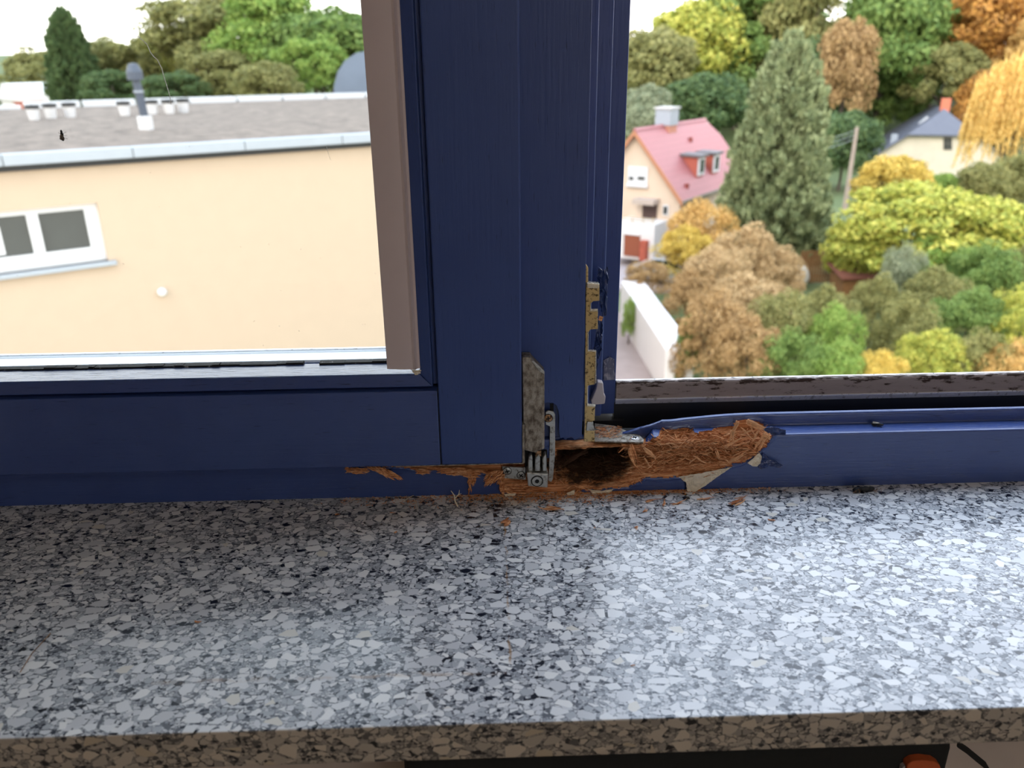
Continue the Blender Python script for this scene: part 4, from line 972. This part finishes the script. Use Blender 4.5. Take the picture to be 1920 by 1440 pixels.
# parapet coping sheets on the far edge, seen as white pieces with gaps
k = S0 + 10.5
while k < S1 + .4 * DP:
    fbox(k, k + 1.9, DP - .35, DP + .12, RZ - .02, RZ + (.22 if k > S0 + 16 else .12)).build('coping_sheet', upvc, flatb, .01); k += 2.03
# window
wf_ = fbox(sl, sr, .12, .20, wb, wb + .16); 
def fbp(boxes, name, mat, par=flatb, bevel=0):
    mb = MB()
    for b_ in boxes: q_ = fbox(*b_); mb.add(q_.v, q_.f)
    return mb.build(name, mat, par, bevel)
fw = .20
wfr = fbp([(sl, sr, .10, .20, wb, wb + .26), (sl, sr, .10, .20, wt - .10, wt), (sr - .22, sr, .10, .20, wb + .26, wt - .10), (sl, sl + .1, .10, .20, wb, wt)], 'window', upvc)
ms = (atp(70, 440, A, nrm) - A).dot(u)
fbp([(ms - .10, ms + .08, .09, .20, wb + .26, wt - .10)], 'window_mullion', upvc, wfr, .01)
fbp([(sl + .1, sr - .22, .15, .17, wb + .26, wt - .10)], 'pane', darkglass, wfr)
fbp([(ms - 1.2, ms - .52, .142, .149, wb + .3, wb + .78)], 'paper_notice', upvc, wfr)
fbp([(sl - .05, sr + .12, -.10, .12, wb - .08, wb)], 'outer_sill', zincsheet, flatb, .01)
p = atp(303, 547, A, nrm); MB().lathe(p, nrm, [(.001, -.02), (.085, 0), (.085, .06), (.06, .10), (.001, .11)], 20).build('vent_cap', whitew, flatb, smooth=True)
# roof vents
darkcap = simple('dark_vent_cap', (.05, .05, .05, 1), .7)
nmv = ['roof vent pot farthest left, white with dark cap', 'second white roof vent pot from the left', 'third white roof vent pot from the left', 'white roof vent pot just left of the tall dark pipe', 'white roof vent pot directly right of the tall dark pipe', 'white roof vent pot second right of the tall dark pipe', 'rightmost white roof vent pot']
for (px, py), lb in zip(((65, 225), (97, 222), (133, 220), (235, 217), (287, 214), (318, 213), (345, 211)), nmv):
    p = atz(px, py, RZ - .02); s_ = (p - Vector(CAMP)).length / F
    t_ = thing('roof_vent', lb + ' on the flat roof', 'roof vent', p, 'vent pots on the flat roof')
    MB().lathe(p, (0, 0, 1), [(.01, 0), (7 * s_, 0), (9 * s_, 17 * s_), (.01, 17 * s_)], 16).build('pot', whitew, t_, smooth=False)
    MB().lathe(p + Vector((0, 0, 16.5 * s_)), (0, 0, 1), [(.01, 0), (10 * s_, 0), (10.5 * s_, 5 * s_), (.01, 6 * s_)], 16).build('cap', darkcap, t_)
p = atz(275, 244, RZ - .02); s_ = (p - Vector(CAMP)).length / F
t_ = thing('vent_pipe', 'tall dark vent pipe with hood on a white base on the flat roof', 'vent pipe', p)
MB().box(p.x - 9 * s_, p.x + 9 * s_, p.y - 9 * s_, p.y + 9 * s_, p.z, p.z + 22 * s_).build('base', whitew, t_, .01)
q0 = p + Vector((0, 0, 22 * s_)); slt = simple('slate_blue_metal', (.09, .11, .15, 1), .5)
MB().tube([q0, q0 + Vector((-2 * s_, 0, 38 * s_)), q0 + Vector((-4 * s_, 0, 60 * s_))], 6.5 * s_, 12).build('pipe', slt, t_)
MB().lathe(q0 + Vector((-2.3 * s_, 0, 36 * s_)), (0, 0, 1), [(.01, 0), (8 * s_, 0), (8 * s_, 3 * s_), (.01, 3 * s_)], 14).build('clamp', zincsheet, t_)
MB().lathe(q0 + Vector((-4 * s_, 0, 55 * s_)), (0, 0, 1), [(.01, 0), (12 * s_, 0), (12 * s_, 12 * s_), (7 * s_, 24 * s_), (.01, 25 * s_)], 14).build('hood', slt, t_)
# dome added in place of a grey reflection, right end of the left view
dm = at(665, 185, 42); t_ = thing('reflection_dome', 'blue-grey domed shelter built in place of a pane reflection, behind the flat roof beside the taupe strip', 'standin', (dm.x, 42, GZ))
dg = simple('blue_grey_reflection', (.20, .25, .33, 1), .6, var=.2, scale=.6)
mb = MB(); sc_ = 42.5 / F; pr = [(-38, 0), (-34, 22), (-26, 44), (-12, 62), (8, 74), (30, 78), (60, 70), (75, 40), (80, 0)]
mb.sweep([[(dm.x + a_ * sc_, 42, dm.z + b_ * sc_) for a_, b_ in pr], [(dm.x + a_ * sc_, 47, dm.z + b_ * sc_) for a_, b_ in pr]]); mb.build('roof', dg, t_, smooth=False)
MB().box(dm.x - 37 * sc_, dm.x + 79 * sc_, 42.1, 46.9, GZ - .2, dm.z).build('wall', whitew, t_)
# white low building, orange container far left
p = at(55, 190, 75); t_ = thing('white_hall', 'far white low hall at the left beyond the flat roof', 'building', (p.x, 75, GZ))
MB().box(p.x - 2.4, p.x + 3.0, 75, 83, GZ, p.z + .2).build('wall', whitew, t_)
MB().sweep([[(p.x - 2.6, 74.8, p.z + .2), (p.x + 3.4, 74.8, p.z - .4), (p.x + 3.2, 74.8, p.z + .3), (p.x - 2.0, 74.8, p.z + 1.5)], [(p.x - 2.6, 83, p.z + .2), (p.x + 3.4, 83, p.z - .4), (p.x + 3.2, 83, p.z + .3), (p.x - 2.0, 83, p.z + 1.5)]]).build('roof', whitew, t_)
p = at(41, 208, 55); t_ = thing('orange_shed', 'small orange-red shed roof peeping over the flat roof at the left', 'shed', (p.x, 55, GZ))
MB().box(p.x - .35, p.x + .4, 55, 57, GZ, p.z + .5).build('wall', simple('orange_paint', (.65, .14, .06, 1), .6), t_)
MB().box(p.x - .45, p.x + .5, 54.9, 57.1, p.z + .5, p.z + .56).build('roof', simple('orange_roof', (.5, .11, .05, 1), .6), t_)

# ---- red-roofed house
def house(name, label, Rp, yaw, L, wdt, eave_drop, hip, wallm, roofm, over=.35, half=None, hipb=0):
    uu = Vector((math.sin(yaw), math.cos(yaw), 0)); vv = Vector((math.cos(yaw), -math.sin(yaw), 0)); gz = ground(Rp.x, Rp.y)
    h = thing(name, label, 'house', (Rp.x, Rp.y, gz))
    P = lambda a, b, z: Rp + uu * b + vv * a + Vector((0, 0, z))
    sl_ = eave_drop / wdt; th = .16
    W = wdt - over * .7; ez = -W * sl_ - th
    base = gz - .3 - Rp.z
    ring = [(-W, base), (-W, ez), (0, -th), (W, ez), (W, base)]
    if hip: hx = hip / sl_; ring = [(-W, base), (-W, ez), (-hx, -hip - th), (hx, -hip - th), (W, ez), (W, base)]
    MB().sweep([[P(a, over, z) for a, z in ring], [P(a, L - over, z) for a, z in ring]]).build('wall', wallm, h)
    mb = MB()
    hs = hip * .9 if hip else 0; hbk = hipb * .9
    for sgn in (-1, 1):
        if hip: o_ = [P(0, hs, 0), P(sgn * hip / sl_, 0, -hip), P(sgn * wdt, 0, -eave_drop)]
        else: o_ = [P(0, 0, 0), P(sgn * wdt, 0, -eave_drop)]
        if hipb: o_ += [P(sgn * wdt, L, -eave_drop), P(sgn * hipb / sl_, L, -hipb), P(0, L - hbk, 0)]
        else: o_ += [P(sgn * wdt, L, -eave_drop), P(0, L, 0)]
        mb.sweep([o_, [p_ - Vector((0, 0, th)) for p_ in o_]])
    for hh, b0, b1 in ((hip, 0, hs), (hipb, L, L - hbk)):
        if hh: o_ = [P(-hh / sl_, b0, -hh), P(hh / sl_, b0, -hh), P(0, b1, 0)]; mb.sweep([o_, [p_ - Vector((0, 0, th)) for p_ in o_]])
    mb.build('roof', roofm, h)
    return h, P, uu, vv
R1 = at(1190, 243, 45.)
h1, P1, u1, v1 = house('red_roofed_house', 'peach rendered house with steep pinkish-red roof right of the mullion', R1, math.radians(36), 11.0, 3.0, 3.62, 0, peach, redroof, hipb=1.0)
mb = MB(); mb.sweep([[P1(-.12, -.05, -.05), P1(.12, -.05, -.05), P1(0, -.05, .08)], [P1(-.12, 10.2, -.05), P1(.12, 10.2, -.05), P1(0, 10.2, .08)]]); mb.build('ridge_cap', redroof, h1)
mb = MB(); mb.sweep([[P1(2.95, 0, -3.62), P1(3.12, 0, -3.62), P1(3.12, 0, -3.80), P1(2.95, 0, -3.80)], [P1(2.95, 11, -3.62), P1(3.12, 11, -3.62), P1(3.12, 11, -3.80), P1(2.95, 11, -3.80)]]); mb.build('gutter', M['hinge'], h1)
for sg in (-1, 1):
    mb = MB(); mb.sweep([[P1(0, -.05, -.02), P1(0, -.05, -.30), P1(0, .06, -.30), P1(0, .06, -.02)], [P1(sg * 3.05, -.05, -3.66), P1(sg * 3.05, -.05, -3.94), P1(sg * 3.05, .06, -3.94), P1(sg * 3.05, .06, -3.66)]]); mb.build('barge_board', simple('orange_brown_board', (.55, .24, .12, 1), .7), h1)
gn = -u1; GP = P1(0, .35, 0)
def on_gable(px, py, off=0.0, base=None, n=None):
    p_ = atp(px, py, (base or GP) + (n or gn) * off, (n or gn)); return p_
def gpanel(x0, y0, x1, y1, d0, d1, name, mat, par, base=None):
    a_ = on_gable((x0 + x1) / 2, y0, 0, base); b_ = on_gable((x0 + x1) / 2, y1, 0, base); l_ = on_gable(x0, (y0 + y1) / 2, 0, base); r_ = on_gable(x1, (y0 + y1) / 2, 0, base)
    xa = (l_ - P1(0, 0, 0)).dot(v1); xb = (r_ - P1(0, 0, 0)).dot(v1); bb = (l_ - P1(0, 0, 0)).dot(u1)
    q_ = lambda a, b, z: Vector((R1.x, R1.y, 0)) + u1 * b + v1 * a + Vector((0, 0, z))
    return MB().sweep([[q_(xa, bb - d0, b_.z), q_(xb, bb - d0, b_.z), q_(xb, bb - d0, a_.z), q_(xa, bb - d0, a_.z)], [q_(xa, bb + d1, b_.z), q_(xb, bb + d1, b_.z), q_(xb, bb + d1, a_.z), q_(xa, bb + d1, a_.z)]]).build(name, mat, par)
wn = gpanel(1178, 312, 1215, 347, .08, .05, 'window', upvc, h1)
gpanel(1181, 331, 1189, 337, .11, -.07, 'pane', darkglass, wn); gpanel(1197, 331, 1210, 337, .11, -.07, 'pane', darkglass, wn)
gpanel(1176, 346, 1216, 350, .2, -.05, 'window_ledge', upvc, wn)
gpanel(1205, 382, 1232, 412, .04, .05, 'door', simple('brown_door', (.10, .055, .045, 1), .6), h1)
gpanel(1198, 371, 1238, 380, .9, .0, 'door_canopy', simple('canopy_beige', (.6, .5, .42, 1), .8), h1)
w2 = gpanel(1243, 384, 1254, 404, .06, .05, 'window', upvc, h1); gpanel(1245, 387, 1252, 401, .09, -.06, 'pane', darkglass, w2)
# terrace annex with garage door
ab = GP + gn * 1.8
an = gpanel(1150, 418, 1226, 486, 0, 1.9, 'garage_annex', whitew, h1, ab)
gpanel(1171, 440, 1200, 480, .08, 0, 'garage_door', simple('red_brown_door', (.36, .10, .045, 1), .6), an, ab)
gpanel(1170, 436, 1201, 440, .14, 0, 'door_arch', whitew, an, ab)
gpanel(1204, 450, 1216, 487, .35, 0, 'brick_pillar', simple('red_brick', (.60, .14, .08, 1), .8, var=.3, scale=6), an, ab)
for (x0, y0, x1, y1) in ((1150, 413, 1226, 414.5), (1150, 408, 1226, 409), (1185, 408, 1186, 418), (1205, 408, 1206, 418), (1224, 408, 1225.5, 418)):
    gpanel(x0, y0, x1, y1, .0, .05, 'railing_bar', simple('yellow_railing', (.70, .52, .24, 1), .6), h1, ab)
# chimney, dormers, vents
ch = MB(); c_ = P1(-.05, 4.3, 0); ch.obox(c_ + Vector((0, 0, .15)), u1, v1, (0, 0, 1), .55, .42, .75); cho = ch.build('chimney', simple('orange_chimney_brick', (.62, .28, .18, 1), .8), h1)
MB().obox(c_ + Vector((0, 0, .45)), u1, v1, (0, 0, 1), .60, .47, .46).build('chimney_cladding', zincsheet, cho)
MB().obox(c_ + Vector((0, 0, .95)), u1, v1, (0, 0, 1), .68, .54, .05).build('chimney_cap', simple('pale_cap', (.7, .69, .66, 1), .7), cho)
sl1 = 3.62 / 3.0; rn = (v1 * sl1 + Vector((0, 0, 1))).normalized()
grey = simple('dormer_grey', (.17, .16, .16, 1), .6); redc = simple('dormer_cheek', (.55, .14, .09, 1), .7)
for (px, py) in ((1309, 328), (1337, 322)):
    f_ = atp(px, py, R1, rn); aa = (f_ - R1).dot(v1); bb = (f_ - R1).dot(u1)
    zt = f_.z - R1.z + 1.05
    zi = lambda a: -a * sl1
    a1 = aa + .1; a0 = -zt / sl1
    mb = MB(); w_ = .50
    tri = [(a1, zi(a1)), (a1, zt), (a0, zt)]
    mb.sweep([[P1(a, bb - w_, z) for a, z in tri], [P1(a, bb + w_, z) for a, z in tri]]); d_ = mb.build('dormer', redc, h1)
    rr = [(a1 + .25, zt - .02), (a1 + .25, zt + .12), (a0 - .1, zt + .16), (a0 - .1, zt + .02)]
    MB().sweep([[P1(a, bb - w_ - .15, z) for a, z in rr], [P1(a, bb + w_ + .15, z) for a, z in rr]]).build('dormer_roof', grey, d_)
    MB().sweep([[P1(a1 + .02, bb - w_ + .04, zi(a1) + .12), P1(a1 + .02, bb + w_ - .04, zi(a1) + .12), P1(a1 + .02, bb + w_ - .04, zt - .04), P1(a1 + .02, bb - w_ + .04, zt - .04)], [P1(a1 + .10, bb - w_ + .04, zi(a1) + .12), P1(a1 + .10, bb + w_ - .04, zi(a1) + .12), P1(a1 + .10, bb + w_ - .04, zt - .04), P1(a1 + .10, bb - w_ + .04, zt - .04)]]).build('dormer_window', upvc, d_)
    MB().sweep([[P1(a1 + .09, bb - .28, zi(a1) + .28), P1(a1 + .09, bb + .28, zi(a1) + .28), P1(a1 + .09, bb + .28, zt - .18), P1(a1 + .09, bb - .28, zt - .18)], [P1(a1 + .12, bb - .28, zi(a1) + .28), P1(a1 + .12, bb + .28, zi(a1) + .28), P1(a1 + .12, bb + .28, zt - .18), P1(a1 + .12, bb - .28, zt - .18)]]).build('dormer_pane', darkglass, d_)
for (px, py) in ((1295, 265), (1288, 352)):
    f_ = atp(px, py, R1, rn); MB().lathe(f_, (0, 0, 1), [(.01, -.05), (.1, -.05), (.13, .22), (.01, .26)], 12).build('roof_vent', simple('vent_red', (.35, .08, .06, 1), .6), h1)

# ---- slate-roofed house
R2 = at(1776, 206, 80.)
h2, P2, u2, v2 = house('slate_roofed_house', 'pale cream house with dark slate half-hipped roof at the upper right', R2, math.radians(22), 13.0, 6.6, 4.95, 2.3, pale, slate, over=.5, hipb=2.0)
gn2 = -u2; GP2 = P2(0, .5, 0)
def g2(x0, y0, x1, y1, d, name, mat, par):
    c0 = [atp(x, y, GP2, gn2) for x, y in ((x0, y0), (x1, y0), (x1, y1), (x0, y1))]
    return MB().sweep([[p_ + gn2 * d for p_ in c0], [p_ - gn2 * .1 for p_ in c0]]).build(name, mat, par)
w_ = g2(1769, 257, 1785, 281, .06, 'window', simple('dark_frame', (.16, .14, .12, 1), .6), h2); g2(1771, 260, 1776, 268, .09, 'pane', darkglass, w_); g2(1778, 260, 1783, 268, .09, 'pane', darkglass, w_); g2(1771, 270, 1776, 279, .09, 'pane', darkglass, w_); g2(1778, 270, 1783, 279, .09, 'pane', darkglass, w_)
c_ = P2(.1, 2.9, .2); MB().obox(c_, u2, v2, (0, 0, 1), .42, .42, .75).build('chimney', simple('orange_red_brick', (.80, .24, .13, 1), .8), h2)
rn2 = (-v2 * (4.95 / 6.6) + Vector((0, 0, 1))).normalized(); f_ = P2(-1.6, 3.4, -1.6 * 4.95 / 6.6 + .02)
MB().obox(f_, u2, v2 * .72 + Vector((0, 0, .69)), rn2, .55, .5, .05).build('skylight', upvc, h2)
f_ = P2(-4.2, 1.2, -4.2 * 4.95 / 6.6 + .25); MB().obox(f_, u2, v2, (0, 0, 1), .25, .3, .5).build('roof_dormer', zincsheet, h2)

# ---- white garden wall, lane, car, fence, pole
wa = atz(1170, 622, GZ); wb_ = atz(1222, 712, GZ)
gw = MB(); dirw = (wb_ - wa).normalized(); sd = Vector((dirw.y, -dirw.x, 0)); wpts = [wa + dirw * s for s in np.linspace(-1.2, 7.5, 8)]
thk = 1.0
mb = MB()
mb.sweep([[p_, p_ + Vector((thk, 0, 0)), p_ + Vector((thk, 0, 1.95 - .02 * i)), p_ + Vector((0, 0, 1.95 - .02 * i))] for i, p_ in enumerate(wpts)])
o_ = mb.build('garden_wall', simple('bright_white_render', (.96, .93, .90, 1), .8, var=.03, scale=2), bevel=.08, seg=3); tag(o_, 'thick white rendered garden wall beside the lane, right of the mullion', 'wall')
lane = [atz(x, y, GZ + .30) for x, y in ((1100, 800), (1225, 800), (1222, 712), (1168, 620), (1140, 560), (1140, 500), (1300, 484), (1310, 500), (1290, 540), (1180, 540), (1100, 620))]
lm = simple('lane_surface', (.42, .33, .29, 1), .95, var=.15, scale=2)
pl_ = [atz(*q_, GZ + .16) for q_ in ((1040, 800), (1235, 800), (1222, 706), (1171, 610), (1163, 585), (1120, 585), (1080, 640))]
struct(MB().sweep([pl_, [p_ - Vector((0, 0, .5)) for p_ in pl_]]).build('garden_path', lm))
pl_ = [atz(*q_, GZ + .16) for q_ in ((1100, 560), (1150, 540), (1240, 545), (1330, 530), (1340, 500), (1260, 478), (1150, 474), (1090, 480))]
struct(MB().sweep([pl_, [p_ - Vector((0, 0, .5)) for p_ in pl_]]).build('lane', simple('grey_lane', (.50, .44, .43, 1), .95, var=.1, scale=1)))
# parked car
cp = atz(1252, 530, GZ + .16); car = thing('car', 'silver car parked in the lane behind the golden shrub', 'car', cp)
cdir = Vector((.8, -.6, 0)); csd = Vector((.6, .8, 0)); silver = simple('silver_paint', (.62, .66, .68, 1), .3, .4)
def cpt(a, b, z): return cp + cdir * a + csd * b + Vector((0, 0, z))
body = [(-2.0, .25), (-2.05, .65), (-1.6, .88), (-1.0, .92), (-.55, 1.35), (.6, 1.38), (1.25, .92), (1.95, .80), (2.05, .5), (2.0, .25)]
mb = MB(); mb.sweep([[cpt(a, -.78, z) for a, z in body], [cpt(a, .78, z) for a, z in body]]); bo = mb.build('body', silver, car, .06)
for pts in ([(-.98, .95), (-.52, 1.31), (-.02, 1.33), (-.02, .95)], [(.06, .95), (.06, 1.33), (.56, 1.33), (1.12, .95)]):
    for s_ in (-1, 1):
        MB().sweep([[cpt(a, s_ * .785, z) for a, z in pts], [cpt(a, s_ * .75, z) for a, z in pts]]).build('side_window', darkglass, bo)
MB().sweep([[cpt(.66, -.66, 1.33), cpt(.66, .66, 1.33), cpt(1.22, .70, .95), cpt(1.22, -.70, .95)], [cpt(.70, -.66, 1.36), cpt(.70, .66, 1.36), cpt(1.26, .70, .98), cpt(1.26, -.70, .98)]]).build('windscreen', darkglass, bo)
for a in (-1.3, 1.3):
    for s_ in (-1, 1): MB().lathe(cpt(a, s_ * .72, .31), csd, [(.02, -.1), (.31, -.1), (.31, .1), (.02, .1)], 20).build('wheel', M['black_rubber'], car)
# brown slat fence
fm = simple('brown_fence_wood', (.28, .135, .045, 1), .8, var=.3, scale=3)
fa, fbb = atz(1497, 531, GZ), atz(1606, 527, GZ); fa.z = fbb.z = GZ
fd = (fbb - fa); fl_ = fd.length; fd.normalize(); fence = thing('garden_fence', 'brown vertical slat fence below the spruce', 'fence', fa)
k = 0.0; proto = None
while k < fl_ + .6:
    p_ = fa + fd * k
    if proto is None:
        proto = MB().obox(Vector((0, 0, .85)), fd, Vector((-fd.y, fd.x, 0)), (0, 0, 1), .058, .012, .85).build('slat', fm, fence); proto.location = (0, 0, 0)
    else:
        s_ = proto.copy(); COL.objects.link(s_); s_.parent = fence; s_.location = fd * k + Vector((0, 0, R.uniform(-.02, .02)))
    k += .15
for z in (.35, 1.35): MB().obox(fa + fd * fl_ / 2 + Vector((-fd.y * .04, fd.x * .04, z)), fd, Vector((-fd.y, fd.x, 0)), (0, 0, 1), fl_ / 2 + .3, .02, .04).build('cross_rail', fm, fence)
# white covered heap
p = atz(1497, 538, GZ); t_ = thing('white_sack', 'white wrapped sack standing in the garden left of the brown fence', 'sack', (p.x, p.y, GZ))
mb = MB(); rings = []
for i in range(13):
    z = i / 12; r_ = .48 * (math.sin(math.pi * min(1, .12 + z * .86))) ** .5
    rings.append([(p.x + r_ * (1 + .18 * mn.noise(Vector((math.cos(a) * 1.5, math.sin(a) * 1.5, z * 3)))) * math.cos(a), p.y + r_ * math.sin(a) * (1 + .15 * mn.noise(Vector((math.cos(a), math.sin(a), z * 4)))), GZ + .05 + z * 1.1) for a in [2 * math.pi * j / 18 for j in range(18)]])
mb.sweep(rings).build('wrap', simple('white_tarp', (.78, .77, .70, 1), .5, var=.25, scale=3), t_, smooth=True)
# leaning pole and wires
a_, b_ = at(1590, 350, 60.), at(1607, 238, 60.); b0 = a_ + (a_ - b_) * 1.0; b0 = b_ + (a_ - b_) * ((b_.z - ground(a_.x, 60)) / (b_.z - a_.z))
pole = thing('utility_pole', 'slightly leaning pale wooden utility pole between spruce and slate roof', 'pole', b0)
MB().tube([b0, a_, b_], [.20, .17, .12], 12).build('shaft', simple('weathered_pole', (.50, .40, .32, 1), .85, var=.2, scale=4), pole)
for k, (y1, y2) in enumerate(((255, 285), (262, 292), (270, 300))):
    s_ = at(1604 - k, 244 + k * 8, 60); e_ = at(1500, y1 + 12 + k * 2, 57)
    MB().tube([s_.lerp(e_, t) - Vector((0, 0, .8 * t * (1 - t))) for t in [i / 8 for i in range(9)]], .02, 5).build('wire', simple('grey_wire', (.35, .38, .36, 1), .6), pole)
# dark red shed roof low in the garden
p = atz(1612, 560, GZ); t_ = thing('shed', 'low brown shed with red-brown roof half hidden behind shrubs', 'shed', (p.x, p.y, GZ))
MB().box(p.x - .9, p.x + .7, p.y, p.y + 1.6, GZ, GZ + 1.0).build('wall', fm, t_)
MB().sweep([[(p.x - 1.1, p.y - .2, GZ + 1.0), (p.x + .9, p.y - .2, GZ + 1.0), (p.x + .9, p.y + 1.8, GZ + 1.35), (p.x - 1.1, p.y + 1.8, GZ + 1.35)], [(p.x - 1.1, p.y - .2, GZ + 1.07), (p.x + .9, p.y - .2, GZ + 1.07), (p.x + .9, p.y + 1.8, GZ + 1.42), (p.x - 1.1, p.y + 1.8, GZ + 1.42)]]).build('roof', simple('red_brown_roof', (.32, .12, .08, 1), .8), t_)
